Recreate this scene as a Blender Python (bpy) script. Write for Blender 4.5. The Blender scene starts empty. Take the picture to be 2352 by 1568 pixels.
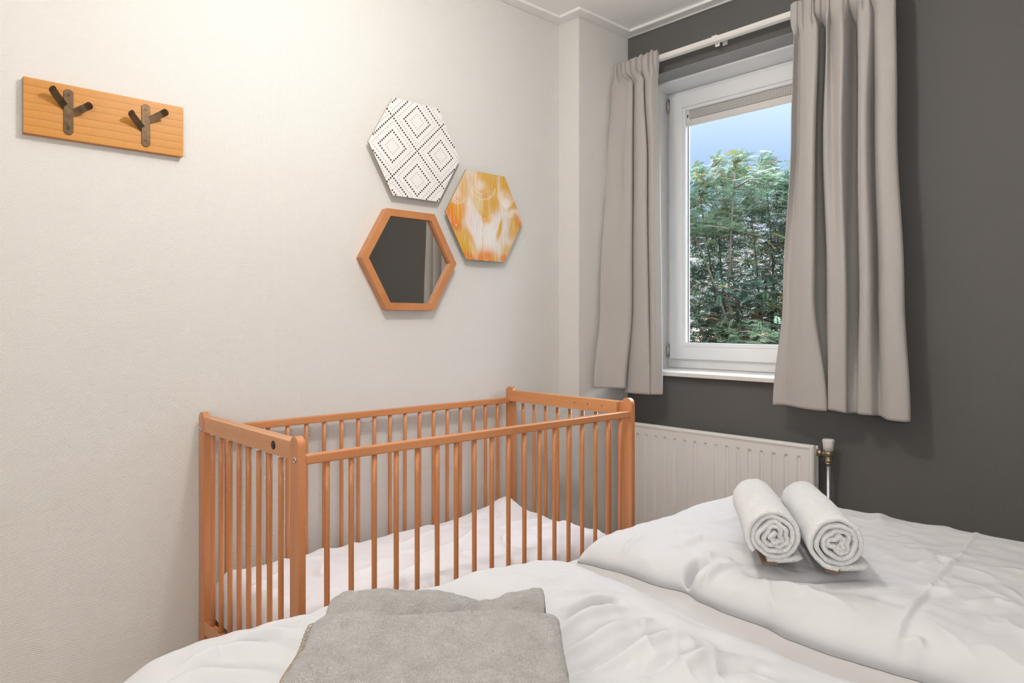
import bpy, bmesh, math, random
from mathutils import Vector, Matrix, noise
random.seed(7)
PI = math.pi
S = bpy.context.scene
C = S.collection

# ------------------------------------------------------------------ camera
YAW = math.radians(45) + 0.0403
F = (math.cos(YAW), math.sin(YAW)); RT = (math.sin(YAW), -math.cos(YAW))
FOC = 1617.6
cam = bpy.data.cameras.new('camera'); co = bpy.data.objects.new('camera', cam); C.objects.link(co)
cam.sensor_width = 36; cam.lens = FOC / 2352 * 36
cam.shift_y = -42.9 / 2352
cam.clip_start = .02
co.location = (0, 0, 1.2); co.rotation_euler = (PI / 2, 0, YAW - PI / 2)
S.camera = co

# ------------------------------------------------------------------ colour management
S.view_settings.view_transform = 'Standard'; S.view_settings.look = 'None'
S.view_settings.exposure = 0.64; S.view_settings.gamma = 1; S.view_settings.use_curve_mapping = False

# ------------------------------------------------------------------ world: pale sky, boosted above the view to add window light
w = bpy.data.worlds.new('sky'); S.world = w; w.use_nodes = True
nt = w.node_tree; nt.nodes.clear()
tc = nt.nodes.new('ShaderNodeTexCoord'); sp = nt.nodes.new('ShaderNodeSeparateXYZ')
mr = nt.nodes.new('ShaderNodeMapRange'); mr.inputs['From Min'].default_value = -.1; mr.inputs['From Max'].default_value = .9
cr = nt.nodes.new('ShaderNodeValToRGB'); bg = nt.nodes.new('ShaderNodeBackground'); ou = nt.nodes.new('ShaderNodeOutputWorld')
nt.links.new(tc.outputs['Generated'], sp.inputs[0]); nt.links.new(sp.outputs['Z'], mr.inputs['Value'])
nt.links.new(mr.outputs[0], cr.inputs[0]); nt.links.new(cr.outputs[0], bg.inputs[0]); nt.links.new(bg.outputs[0], ou.inputs[0])
el = cr.color_ramp.elements
SKY = 5.0
stops = [(0.0, (.4, .4, .4)), (.10, (.85, .83, .84)), (.20, (.80, .83, .89)), (.255, (.42, .56, .80)), (.306, (.36, .51, .76)),
         (.363, (.53, .67, .84)), (.42, (.74, .85, 1.0)), (.53, (10.5, 11.3, 12.8)), (1.0, (11.0, 11.8, 13.0))]
while len(el) < len(stops): el.new(.5)
for e, (p, c) in zip(el, stops):
    e.position = p; e.color = (c[0] / 13, c[1] / 13, c[2] / 13, 1)
bg.inputs['Strength'].default_value = 11.0

# ------------------------------------------------------------------ ceiling lamp and an added fill light
def point_lamp(name, loc, power, col, r):
    l = bpy.data.lights.new(name, 'POINT'); l.energy = power; l.color = col; l.shadow_soft_size = r
    o = bpy.data.objects.new(name, l); C.objects.link(o); o.location = loc; return o
point_lamp('ceiling_lamp_light', (1.10, 1.28, 2.45), 25, (1.0, .95, .89), .06)
point_lamp('added_fill_light', (-.90, -.50, 1.55), 36, (1.0, .975, .945), .28)  # unseen fill added behind the camera to brighten ceiling and far side

# ------------------------------------------------------------------ helpers
def tag(o, label=None, cat=None, group=None, kind=None):
    if label: o['label'] = label
    if cat: o['category'] = cat
    if group: o['group'] = group
    if kind: o['kind'] = kind
    return o
def empty(name, loc, label=None, cat=None, group=None):
    o = bpy.data.objects.new(name, None); C.objects.link(o); o.location = loc
    o.empty_display_size = .05
    return tag(o, label, cat, group)
def link(name, bm, mats, parent=None, smooth=False):
    """mesh in world coordinates; parented with its transform kept"""
    me = bpy.data.meshes.new(name); bm.normal_update(); bm.to_mesh(me); bm.free()
    for m in (mats if isinstance(mats, (list, tuple)) else [mats]): me.materials.append(m)
    if smooth:
        for p in me.polygons: p.use_smooth = True
    o = bpy.data.objects.new(name, me); C.objects.link(o)
    if parent is not None:
        off = Vector(parent.location); q = parent.parent
        while q is not None: off += Vector(q.location); q = q.parent
        me.transform(Matrix.Translation(-off)); o.parent = parent
    return o
def recentre(o):
    me = o.data; vs = [v.co for v in me.vertices]
    c = Vector(((min(v.x for v in vs) + max(v.x for v in vs)) / 2, (min(v.y for v in vs) + max(v.y for v in vs)) / 2, min(v.z for v in vs)))
    me.transform(Matrix.Translation(-c)); o.location = Vector(o.location) + c
    return o
def box(bm, x0, x1, y0, y1, z0, z1, bev=0, seg=2, mi=0):
    r = bmesh.ops.create_cube(bm, size=1)
    for v in r['verts']:
        v.co = Vector((x0 + (v.co.x + .5) * (x1 - x0), y0 + (v.co.y + .5) * (y1 - y0), z0 + (v.co.z + .5) * (z1 - z0)))
    fs = list({f for v in r['verts'] for f in v.link_faces})
    if bev:
        es = list({e for v in r['verts'] for e in v.link_edges})
        rr = bmesh.ops.bevel(bm, geom=es, offset=bev, segments=seg, affect='EDGES', profile=.5)
        fs = [f for f in rr['faces']] + [f for f in fs if f.is_valid]
    for f in fs:
        if f.is_valid: f.material_index = mi
    return bm
def tube(bm, pts, r, n=12, cap=True, mi=0):
    rings = []
    rs = r if isinstance(r, (list, tuple)) else [r] * len(pts)
    pts = [Vector(p) for p in pts]
    for i, p in enumerate(pts):
        t = (pts[min(i + 1, len(pts) - 1)] - pts[max(i - 1, 0)]).normalized()
        a = Vector((0, 0, 1)) if abs(t.z) < .9 else Vector((1, 0, 0))
        u = t.cross(a).normalized(); v = t.cross(u)
        rings.append([bm.verts.new(p + (u * math.cos(k * 2 * PI / n) + v * math.sin(k * 2 * PI / n)) * rs[i]) for k in range(n)])
    for a, b in zip(rings, rings[1:]):
        for k in range(n):
            f = bm.faces.new((a[k], a[(k + 1) % n], b[(k + 1) % n], b[k])); f.smooth = True; f.material_index = mi
    if cap:
        bm.faces.new(rings[0][::-1]).material_index = mi; bm.faces.new(rings[-1]).material_index = mi
    return bm
def grid(bm, P, nu, nv, mi=0, smooth=True):
    V = [[bm.verts.new(P(i, j)) for j in range(nv)] for i in range(nu)]
    for i in range(nu - 1):
        for j in range(nv - 1):
            f = bm.faces.new((V[i][j], V[i + 1][j], V[i + 1][j + 1], V[i][j + 1])); f.smooth = smooth; f.material_index = mi
    return V
def prism(bm, poly, axis, a, b, mi=0, bev=0):
    """poly of 2D points extruded along an axis ('x','y','z') from a to b"""
    def mk(p, t): return {'x': (t, p[0], p[1]), 'y': (p[0], t, p[1]), 'z': (p[0], p[1], t)}[axis]
    A = [bm.verts.new(mk(p, a)) for p in poly]; B = [bm.verts.new(mk(p, b)) for p in poly]
    fs = [bm.faces.new(A), bm.faces.new(B[::-1])]
    n = len(poly)
    for k in range(n): fs.append(bm.faces.new((A[k], B[k], B[(k + 1) % n], A[(k + 1) % n])))
    bmesh.ops.recalc_face_normals(bm, faces=fs)
    for f in fs: f.material_index = mi
    if bev:
        es = list({e for f in fs for e in f.edges})
        bmesh.ops.bevel(bm, geom=es, offset=bev, segments=2, affect='EDGES', profile=.5)
    return bm
def catmull(ps, t):
    n = len(ps) - 1; t = max(0, min(n - 1e-9, t)); i = int(t); f = t - i
    p0, p1, p2, p3 = ps[max(i - 1, 0)], ps[i], ps[i + 1], ps[min(i + 2, n)]
    return tuple(.5 * (2 * b + (c - a) * f + (2 * a - 5 * b + 4 * c - d) * f * f + (3 * b - a - 3 * c + d) * f ** 3) for a, b, c, d in zip(p0, p1, p2, p3))
def lerpt(tab, x):
    if x <= tab[0][0]: return tab[0][1]
    for (a, va), (b, vb) in zip(tab, tab[1:]):
        if x <= b:
            t = (x - a) / (b - a); t = t * t * (3 - 2 * t); return va + (vb - va) * t
    return tab[-1][1]
def nz(x, y, z=0): return noise.noise(Vector((x, y, z)))
def sstep(a, b, x):
    t = max(0, min(1, (x - a) / (b - a))); return t * t * (3 - 2 * t)

# ------------------------------------------------------------------ materials
def mat(name, col=(.8, .8, .8), rough=.5, metal=0, spec=.5, **k):
    m = bpy.data.materials.new(name); m.use_nodes = True
    b = m.node_tree.nodes['Principled BSDF']
    b.inputs['Base Color'].default_value = (*col, 1); b.inputs['Roughness'].default_value = rough
    b.inputs['Metallic'].default_value = metal; b.inputs['Specular IOR Level'].default_value = spec
    for kk, v in k.items(): b.inputs[kk.replace('_', ' ')].default_value = v
    return m
def N(m, t, **props):
    n = m.node_tree.nodes.new(t)
    for k, v in props.items(): setattr(n, k, v)
    return n
def L(m, a, b): m.node_tree.links.new(a, b)
def math_n(m, op, a, b=None):
    n = N(m, 'ShaderNodeMath', operation=op)
    for i, q in enumerate((a, b)):
        if q is None: continue
        if isinstance(q, (int, float)): n.inputs[i].default_value = q
        else: L(m, q, n.inputs[i])
    return n.outputs[0]
def bump(m, h, strength, dist):
    b = N(m, 'ShaderNodeBump'); b.inputs['Strength'].default_value = strength; b.inputs['Distance'].default_value = dist
    L(m, h, b.inputs['Height']); L(m, b.outputs[0], m.node_tree.nodes['Principled BSDF'].inputs['Normal'])
def coords(m):
    t = N(m, 'ShaderNodeTexCoord'); return t.outputs['Object']
def noise_n(m, vec, scale, detail=2, rough=.5):
    n = N(m, 'ShaderNodeTexNoise'); n.inputs['Scale'].default_value = scale; n.inputs['Detail'].default_value = detail
    n.inputs['Roughness'].default_value = rough
    if vec is not None: L(m, vec, n.inputs['Vector'])
    return n.outputs['Fac']
def mapping(m, vec, scale=(1, 1, 1), rot=(0, 0, 0)):
    n = N(m, 'ShaderNodeMapping'); n.inputs['Scale'].default_value = scale; n.inputs['Rotation'].default_value = rot
    L(m, vec, n.inputs['Vector']); return n.outputs[0]
def ramp(m, fac, stops):
    r = N(m, 'ShaderNodeValToRGB'); e = r.color_ramp.elements
    while len(e) < len(stops): e.new(.5)
    for q, (p, c) in zip(e, stops): q.position = p; q.color = (*c, 1)
    L(m, fac, r.inputs[0]); return r.outputs[0]
def weave_wall(name, col, depth=.0012, strength=.6):
    m = mat(name, col, .75, spec=.25)
    g = N(m, 'ShaderNodeNewGeometry'); s = N(m, 'ShaderNodeSeparateXYZ'); L(m, g.outputs['Position'], s.inputs[0])
    a = math_n(m, 'ADD', s.outputs['X'], s.outputs['Y'])
    nn = noise_n(m, g.outputs['Position'], 60, 2)
    a2 = math_n(m, 'ADD', a, math_n(m, 'MULTIPLY', nn, .004))
    sa = math_n(m, 'SINE', math_n(m, 'MULTIPLY', a2, 2 * PI / .0122))
    sz = math_n(m, 'SINE', math_n(m, 'MULTIPLY', s.outputs['Z'], 2 * PI / .0064))
    h = math_n(m, 'MULTIPLY', sa, sz)
    h = math_n(m, 'ADD', h, math_n(m, 'MULTIPLY', noise_n(m, g.outputs['Position'], 260, 2), 1.2))
    bump(m, h, strength, depth)
    return m
M = {}
M['wall'] = weave_wall('woven_white_wallpaper', (.71, .698, .675), .0010, .42)
M['dark'] = weave_wall('woven_dark_grey_wallpaper', (.130, .126, .121), .0009, .32)
M['ceiling'] = mat('ceiling_white', (.90, .895, .885), .7, spec=.2)
M['trim'] = mat('trim_white', (.87, .865, .85), .45)
M['pvc'] = mat('window_white', (.88, .885, .89), .3)
M['sill'] = mat('sill_stone', (.74, .71, .67), .3)
s_ = noise_n(M['sill'], coords(M['sill']), 350, 1)
L(M['sill'], ramp(M['sill'], s_, [(.28, (.55, .48, .40)), (.36, (.76, .73, .69))]), M['sill'].node_tree.nodes['Principled BSDF'].inputs['Base Color'])
M['floor'] = mat('floor_laminate', (.42, .30, .20), .4)
fl = mapping(M['floor'], coords(M['floor']), (1, 12, 1))
L(M['floor'], ramp(M['floor'], noise_n(M['floor'], fl, 3, 4), [(.3, (.30, .20, .13)), (.7, (.50, .37, .26))]), M['floor'].node_tree.nodes['Principled BSDF'].inputs['Base Color'])
def wood(name, c1, c2, stretch=(1, 1, .08), scale=30, rough=.3, fleck=True):
    m = mat(name, c1, rough, spec=.5)
    v = mapping(m, coords(m), stretch)
    f = noise_n(m, v, scale, 4, .55)
    col = ramp(m, f, [(.3, c2), (.65, c1)])
    if fleck:
        f2 = noise_n(m, mapping(m, coords(m), tuple(min(1, q * 3) for q in stretch)), scale * 14, 1)
        mx = N(m, 'ShaderNodeMix', data_type='RGBA', blend_type='MULTIPLY'); mx.inputs[0].default_value = .35
        L(m, col, mx.inputs[6]); L(m, ramp(m, f2, [(.3, (.78, .66, .58)), (.48, (1, 1, 1))]), mx.inputs[7]); col = mx.outputs[2]
    L(m, col, m.node_tree.nodes['Principled BSDF'].inputs['Base Color'])
    return m
M['beech_z'] = wood('beech_upright', (.62, .268, .112), (.54, .215, .083))
M['beech_x'] = wood('beech_long_rail', (.62, .268, .112), (.54, .215, .083), (.08, 1, 1))
M['beech_y'] = wood('beech_end_rail', (.64, .298, .125), (.57, .245, .095), (1, .08, 1))
M['frame_wood'] = wood('mirror_frame_wood', (.56, .25, .10), (.48, .19, .07), (.4, 1, .4), 25)
# board with fine dark growth rings
m = M['board'] = mat('board_wood', (.66, .33, .095), .42)
bv = coords(m)
wv = N(m, 'ShaderNodeTexWave', wave_type='BANDS', bands_direction='Z', wave_profile='SAW'); wv.inputs['Scale'].default_value = 13
wv.inputs['Distortion'].default_value = 2.2; wv.inputs['Detail'].default_value = 1.5; wv.inputs['Detail Scale'].default_value = 1.2
L(m, mapping(m, bv, (.22, 1, 1)), wv.inputs['Vector'])
f2 = noise_n(m, mapping(m, bv, (8, 8, 70)), 12, 3)
c1 = ramp(m, wv.outputs['Fac'], [(0, (.56, .235, .035)), (.86, (.60, .275, .048)), (.95, (.40, .145, .02)), (1, (.54, .225, .034))])
mx = N(m, 'ShaderNodeMix', data_type='RGBA', blend_type='MULTIPLY'); mx.inputs[0].default_value = .5
L(m, c1, mx.inputs[6]); L(m, ramp(m, f2, [(.3, (.78, .70, .6)), (.6, (1, 1, 1))]), mx.inputs[7])
L(m, mx.outputs[2], m.node_tree.nodes['Principled BSDF'].inputs['Base Color'])
M['board_end'] = mat('board_end_grain', (.40, .33, .24), .7)
m = M['bronze'] = mat('brushed_bronze', (.12, .075, .04), .4, .7)
L(m, ramp(m, noise_n(m, coords(m), 60, 3), [(.3, (.085, .05, .026)), (.7, (.15, .095, .05))]), m.node_tree.nodes['Principled BSDF'].inputs['Base Color'])
M['black'] = mat('black_print', (.02, .018, .016), .6)
M['bolt_black'] = mat('black_bolt', (.03, .028, .024), .3, .6)
M['steel'] = mat('steel', (.55, .53, .50), .3, .9)
M['pipe'] = mat('zinc_pipe', (.60, .60, .63), .28, .85)
M['nickel'] = mat('old_nickel', (.42, .34, .24), .35, .85)
M['plastic'] = mat('white_plastic', (.80, .77, .74), .35)
M['radiator'] = mat('radiator_enamel', (.76, .755, .745), .32)
M['panel_white'] = mat('panel_white', (.80, .79, .78), .5)
M['panel_edge'] = mat('panel_edge', (.30, .22, .13), .6)
def fabric(name, col, scale, strength, dist, rough=.9, big=None, sheen=.3, uv=False):
    m = mat(name, col, rough, spec=.15); b = m.node_tree.nodes['Principled BSDF']
    b.inputs['Sheen Weight'].default_value = sheen; b.inputs['Sheen Roughness'].default_value = .5
    c = N(m, 'ShaderNodeTexCoord').outputs['UV'] if uv else coords(m); s = N(m, 'ShaderNodeSeparateXYZ'); L(m, c, s.inputs[0])
    a = math_n(m, 'ADD', s.outputs['X'], s.outputs['Y'])
    d1 = math_n(m, 'SINE', math_n(m, 'MULTIPLY', math_n(m, 'ADD', a, s.outputs['Z']), 2 * PI / scale))
    d2 = noise_n(m, c, .7 / scale, 2)
    h = math_n(m, 'ADD', math_n(m, 'MULTIPLY', d1, .4), d2)
    if big: h = math_n(m, 'ADD', h, math_n(m, 'MULTIPLY', noise_n(m, c, big[0], 3), big[1]))
    bump(m, h, strength, dist)
    return m
M['curtain'] = fabric('taupe_twill', (.45, .425, .405), .0032, .5, .0007, uv=True)
M['curtain_back'] = M['curtain']
M['cotton'] = fabric('white_cotton', (.615, .613, .625), .0012, .14, .0003, .8, (14, 3.0), .1)
M['sheet'] = fabric('white_fitted_sheet', (.555, .542, .54), .0012, .12, .0003, .8, (9, 2.0), .15)
M['cribcotton'] = fabric('crib_cotton', (.80, .775, .80), .0012, .12, .0003, .8, (14, 2.0), .15)
M['divan'] = fabric('bed_base_fabric', (.12, .12, .12), .003, .4, .0006)
def terry(name, col, sc, dist, dark, mottle=.84):
    m = mat(name, col, .95, spec=.08); b = m.node_tree.nodes['Principled BSDF']
    b.inputs['Sheen Weight'].default_value = .5
    c = coords(m)
    v = N(m, 'ShaderNodeTexVoronoi'); v.inputs['Scale'].default_value = sc; v.inputs['Randomness'].default_value = 1
    wob = N(m, 'ShaderNodeTexNoise'); wob.inputs['Scale'].default_value = sc * .35; L(m, c, wob.inputs['Vector'])
    vm = N(m, 'ShaderNodeVectorMath', operation='MULTIPLY_ADD'); L(m, wob.outputs['Color'], vm.inputs[0]); vm.inputs[1].default_value = (3.0 / sc,) * 3; L(m, c, vm.inputs[2])
    L(m, vm.outputs[0], v.inputs['Vector'])
    h = math_n(m, 'MULTIPLY', v.outputs['Distance'], -1.0)
    h = math_n(m, 'ADD', h, math_n(m, 'MULTIPLY', noise_n(m, c, sc * .3, 3), 1.0))
    bump(m, h, .9, dist)
    mx = N(m, 'ShaderNodeMix', data_type='RGBA', blend_type='MULTIPLY'); mx.inputs[0].default_value = 1
    L(m, ramp(m, v.outputs['Distance'], [(.25, col), (.9, dark)]), mx.inputs[6])
    L(m, ramp(m, noise_n(m, mapping(m, c, (1, 1, 1)), 26, 4, .6), [(.32, (mottle, mottle * .99, mottle * .98)), (.62, (1, 1, 1))]), mx.inputs[7])
    L(m, mx.outputs[2], b.inputs['Base Color'])
    return m
M['terry_grey'] = terry('grey_terry', (.58, .56, .545), 560, .0030, (.42, .398, .38))
M['terry_white'] = terry('white_terry', (.86, .86, .865), 480, .0020, (.79, .785, .785), .955)
M['band'] = mat('towel_band', (.17, .11, .075), .9)
M['stitch'] = mat('towel_stitch', (.42, .33, .25), .9)
m = M['mirror'] = mat('mirror_silver', (.62, .60, .57), .02, 1.0)
sm = noise_n(m, mapping(m, coords(m), (1, 1, 5), (0, .5, 0)), 9, 4, .6)
L(m, ramp(m, sm, [(.62, (.015, .015, .015)), (.9, (.10, .10, .10))]), m.node_tree.nodes['Principled BSDF'].inputs['Roughness'])
def glass_mat(name, tint=(.97, .985, .98)):
    m = bpy.data.materials.new(name); m.use_nodes = True; n = m.node_tree; n.nodes.clear()
    t = n.nodes.new('ShaderNodeBsdfTransparent'); t.inputs[0].default_value = (*tint, 1)
    g = n.nodes.new('ShaderNodeBsdfGlossy'); g.inputs['Roughness'].default_value = .01
    f = n.nodes.new('ShaderNodeFresnel'); f.inputs[0].default_value = 1.25
    x = n.nodes.new('ShaderNodeMixShader'); o = n.nodes.new('ShaderNodeOutputMaterial')
    n.links.new(f.outputs[0], x.inputs[0]); n.links.new(t.outputs[0], x.inputs[1]); n.links.new(g.outputs[0], x.inputs[2]); n.links.new(x.outputs[0], o.inputs[0])
    return m
M['glass'] = glass_mat('window_glass')
M['gasket'] = mat('dark_gasket', (.05, .06, .09), .5)
m = M['perf'] = mat('perforated_white', (.7, .68, .66), .5)   # rows of small dark holes
c = coords(m); s = N(m, 'ShaderNodeSeparateXYZ'); L(m, c, s.inputs[0])
k = 2 * PI / .0085
p1 = math_n(m, 'SINE', math_n(m, 'MULTIPLY', math_n(m, 'ADD', s.outputs['Y'], s.outputs['Z']), k))
p2 = math_n(m, 'SINE', math_n(m, 'MULTIPLY', math_n(m, 'SUBTRACT', s.outputs['Y'], s.outputs['Z']), k))
pp = math_n(m, 'MULTIPLY', p1, p2)
L(m, ramp(m, pp, [(.12, (.70, .68, .66)), (.35, (.10, .095, .09))]), m.node_tree.nodes['Principled BSDF'].inputs['Base Color'])

# ------------------------------------------------------------------ room shell
H_C = 2.745
def struct(name, bm, m, parent=None, smooth=False):
    o = link(name, bm, m, parent, smooth)
    if parent is None: o['kind'] = 'structure'
    return o
XB, YL = 3.03, 2.5
X0, Y0 = -1.5, -1.0
struct('floor', box(bmesh.new(), X0 - .1, 3.42, Y0 - .1, YL + .1, -.1, 0), M['floor'])
struct('ceiling', box(bmesh.new(), X0 - .1, 3.42, Y0 - .1, YL + .1, H_C, H_C + .1), M['ceiling'])
bm = box(bmesh.new(), X0 - .1, 3.42, YL, YL + .1, 0, H_C); box(bm, 2.636, XB, 2.364, YL, 0, H_C)
struct('wall_left', bm, M['wall'])
struct('wall_back', box(bmesh.new(), X0 - .1, X0, Y0 - .1, YL, 0, H_C), M['wall'])
struct('wall_right', box(bmesh.new(), X0, 3.42, Y0 - .1, Y0, 0, H_C), M['wall'])
WY0, WY1, WZ0, WZ1 = 1.15, 2.314, .953, 2.487
bm = bmesh.new()
box(bm, XB, 3.42, Y0, WY0, 0, H_C); box(bm, XB, 3.42, WY1, YL, 0, H_C)
box(bm, XB, 3.42, WY0, WY1, 0, WZ0 - .022); box(bm, XB, 3.42, WY0, WY1, WZ1, H_C)
struct('wall_window', bm, M['dark'])
# ceiling cornice: flat strip with a thin seam
def cornice(name, x0, x1, y0, y1):
    bm = box(bmesh.new(), x0, x1, y0, y1, 2.731, H_C, .002, 1)
    struct(name, bm, M['trim'])
cornice('trim_1', X0, 2.636, YL - .062, YL - .0005)
cornice('trim_2', 2.574, 2.6355, 2.302, YL - .062)
cornice('trim_3', 2.6355, XB, 2.302, 2.3635)
cornice('trim_4', XB - .062, XB - .0005, Y0, 2.302)
bm = bmesh.new(); tube(bm, [(XB - .006, Y0, 2.73), (XB - .006, 2.36, 2.729)], .006, 8)
struct('trim_5', bm, M['trim'])
# white linings of the window recess
bm = bmesh.new()
box(bm, 3.155, 3.42, WY0, WY1, 2.476, WZ1 - .0005)
box(bm, 3.045, 3.42, WY1 - .004, WY1 - .0005, .952, 2.476)
box(bm, 3.045, 3.42, WY0 + .0005, WY0 + .012, .952, 2.476)
struct('trim_6', bm, M['pvc'])
M['soffit'] = mat('daylit_soffit_grey', (.32, .31, .30), .6)  # dark wall grey made lighter: window daylight on the underside put into the colour
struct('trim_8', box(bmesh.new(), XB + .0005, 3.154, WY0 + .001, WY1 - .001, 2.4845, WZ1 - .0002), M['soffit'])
bm = box(bmesh.new(), 2.99, XB - .0005, 1.06, 2.36, .931, .952, .003, 2); box(bm, XB - .001, 3.40, WY0 + .001, WY1 - .001, .9315, .952)
struct('trim_7', bm, M['sill'])
# baseboards (hidden behind beds for the most part)
struct('baseboard_left', box(bmesh.new(), X0, 2.635, YL - .010, YL - .0005, 0, .04, .002), M['trim'])
struct('baseboard_window', box(bmesh.new(), XB - .012, XB - .0005, Y0, 2.36, 0, .07, .002), M['trim'])

# window: frame, sash, glass
def ring(bm, x0, x1, ya, yb, za, zb, wy, wz0, wz1, bev=.003):
    box(bm, x0, x1, ya, ya + wy, za, zb, bev); box(bm, x0, x1, yb - wy, yb, za, zb, bev)
    box(bm, x0, x1, ya + wy, yb - wy, za, za + wz0, bev); box(bm, x0, x1, ya + wy, yb - wy, zb - wz1, zb, bev)
win = empty('window_1', (3.32, 1.73, .953)); win['kind'] = 'structure'
bm = bmesh.new(); ring(bm, 3.32, 3.40, WY0 + .013, WY1 - .005, .953, 2.475, .045, .075, .03, .002)
link('window_frame', bm, M['pvc'], win)
bm = bmesh.new(); SY0, SY1, SZ0, SZ1 = 1.19, 2.284, 1.002, 2.452
ring(bm, 3.298, 3.36, SY0, SY1, SZ0, SZ1, .078, .068, .075, .003)
# bead step round the glass
ring(bm, 3.309, 3.352, SY0 + .078, SY1 - .078, SZ0 + .068, SZ1 - .075, .018, .022, .016, .002)
sash = link('window_sash', bm, M['pvc'], win)
bm = box(bmesh.new(), 3.338, 3.342, SY0 + .085, SY1 - .085, SZ0 + .075, SZ1 - .08)
link('pane', bm, M['glass'], sash)
bm = bmesh.new(); ring(bm, 3.3352, 3.3372, SY0 + .096, SY1 - .0955, SZ0 + .090, SZ1 - .091, .004, .003, .003, 0)
link('gasket', bm, M['gasket'], sash)
for z0, z1 in ((2.372, 2.442), (1.012, 1.082)):
    bm = bmesh.new(); tube(bm, [(3.30, 2.294, z0), (3.30, 2.294, z1)], .0075, 12)
    tube(bm, [(3.30, 2.294, z0 - .006), (3.30, 2.294, z0)], .009, 12)
    box(bm, 3.302, 3.308, 2.286, 2.309, z0 + .004, z1 - .012, .001)
    for q in (.15, .45, .75): tube(bm, [(3.295, 2.2925, z0 + q * (z1 - z0)), (3.2915, 2.2925, z0 + q * (z1 - z0))], .003, 8)
    link('hinge', bm, M['steel'], win)

# pleated blind pushed up under the sash top
bl = empty('window_blind', (3.325, 1.73, 2.27), 'white raised pleated blind with perforated band at the top of the window pane', 'blind')
BY0, BY1 = SY0 + .098, SY1 - .1
link('perforated_panel', box(bmesh.new(), 3.318, 3.334, BY0, BY1 - .018, 2.311, 2.357, .001), M['perf'], bl)['label'] = 'perforated grey white band'
bm = box(bmesh.new(), 3.314, 3.334, BY0, BY1, 2.274, 2.309, .003); box(bm, 3.311, 3.32, BY0, BY1, 2.2735, 2.279, .001)
link('bottom_rail', bm, M['plastic'], bl)
link('top_rail', box(bmesh.new(), 3.316, 3.334, BY0, BY1, 2.3585, 2.364, .001), M['plastic'], bl)
bm = box(bmesh.new(), 3.312, 3.334, BY1 - .0175, BY1, 2.311, 2.357, .002)
cap = link('end_cap', bm, M['plastic'], bl)
link('cord_slot', box(bmesh.new(), 3.3105, 3.3125, BY1 - .012, BY1 - .006, 2.318, 2.334), M['bolt_black'], cap)
bm = box(bmesh.new(), 3.3075, 3.3105, BY1 - .024, BY1, 2.281, 2.311, .001); box(bm, 3.304, 3.308, BY1 - .007, BY1 + .004, 2.309, 2.315, .001)
link('rail_clip', bm, M['plastic'], bl)

# ------------------------------------------------------------------ curtain rail
cr_ = empty('curtain_rail', (2.94, 1.6, 2.514), 'long white curtain rail on the dark grey wall above the window', 'curtain rail')
bm = box(bmesh.new(), 2.927, 2.953, .93, 2.335, 2.5165, 2.539, .002)
box(bm, 2.925, 2.9265, .93, 2.335, 2.5215, 2.524); box(bm, 2.9255, 2.9545, .93, 2.335, 2.514, 2.516)
link('rail', bm, M['plastic'], cr_)
for y in (1.78, 1.10):
    bm = box(bmesh.new(), 2.928, 3.0295, y - .014, y + .014, 2.5395, 2.544, .001); box(bm, 3.022, 3.0295, y - .0125, y + .0125, 2.524, 2.5445, .002)
    box(bm, 2.955, 2.959, y - .0115, y + .0115, 2.499, 2.5395, .003)
    b_ = link('bracket', bm, M['plastic'], cr_)
    bm = bmesh.new(); tube(bm, [(2.9535, y, 2.512), (2.9555, y, 2.512)], .0048, 14)
    link('screw', bm, M['steel'], b_)

# ------------------------------------------------------------------ curtains
def w_y(u, x):  # y on the plane x= of a sight line, only used to turn measured fold positions into metres
    s = (u - 1176) / FOC; return x * (F[1] + s * RT[1]) / (F[0] + s * RT[0])
def curtain(name, rows, zs, label, nu, nv, seed, zbot, ztop, pleats):
    rows = [[(x, (y if y is not None else w_y(u, x))) for (x, u, y) in r] for r in rows]
    bm = bmesh.new(); n = len(rows[0]) - 1
    def P(i, j):
        t = i / (nu - 1) * n; q = j / (nv - 1)
        zb = zbot(i / (nu - 1)); zt = ztop(i / (nu - 1)); z = zb + (zt - zb) * (1 - (1 - q) ** 1.0)
        # rows interpolation
        k = 0
        while k < len(zs) - 2 and z < zs[k + 1]: k += 1
        f = (zs[k] - z) / (zs[k] - zs[k + 1]); f = max(0, min(1, f)); f = f * f * (3 - 2 * f)
        a = catmull(rows[k], t); b = catmull(rows[k + 1], t)
        x = a[0] + (b[0] - a[0]) * f; y = a[1] + (b[1] - a[1]) * f
        x += .005 * nz(y * 9 + seed, z * 2.2, seed) ; y += .004 * nz(y * 14, z * 2.0 + 4, seed + 3)
        pm = sstep(2.405, 2.455, z)
        ph_ = (i / (nu - 1)) * pleats
        x -= pm * .017 * (abs(math.sin(ph_ * PI)) ** .7 - .45); y += pm * .004 * math.sin(ph_ * 2 * PI + 1)
        pinch = math.exp(-((z - 2.435) / .02) ** 2); x += pinch * .007 * (1 - abs(math.sin(ph_ * PI)))
        # the deep hem is stitched in
        if z > 2.508: x = min(x, 2.921)
        hz = z - zb
        x += .0016 * math.exp(-((hz - .095) / .0035) ** 2)
        return (x, y, z)
    V = grid(bm, P, nu, nv)
    uvl = bm.loops.layers.uv.new('weave'); arc = [0]; jm = nv // 3
    for i in range(1, nu): arc.append(arc[-1] + (V[i][jm].co - V[i - 1][jm].co).length)
    key = {v: (arc[i], v.co.z) for i, c_ in enumerate(V) for v in c_}
    for f in bm.faces:
        for lp in f.loops: lp[uvl].uv = key[lp.vert]
    bmesh.ops.recalc_face_normals(bm, faces=bm.faces[:])
    o = link(name, bm, M['curtain'], None, True)
    md = o.modifiers.new('thick', 'SOLIDIFY'); md.thickness = .0028; md.offset = 0
    recentre(o); tag(o, label, 'curtain')
    return o
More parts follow.
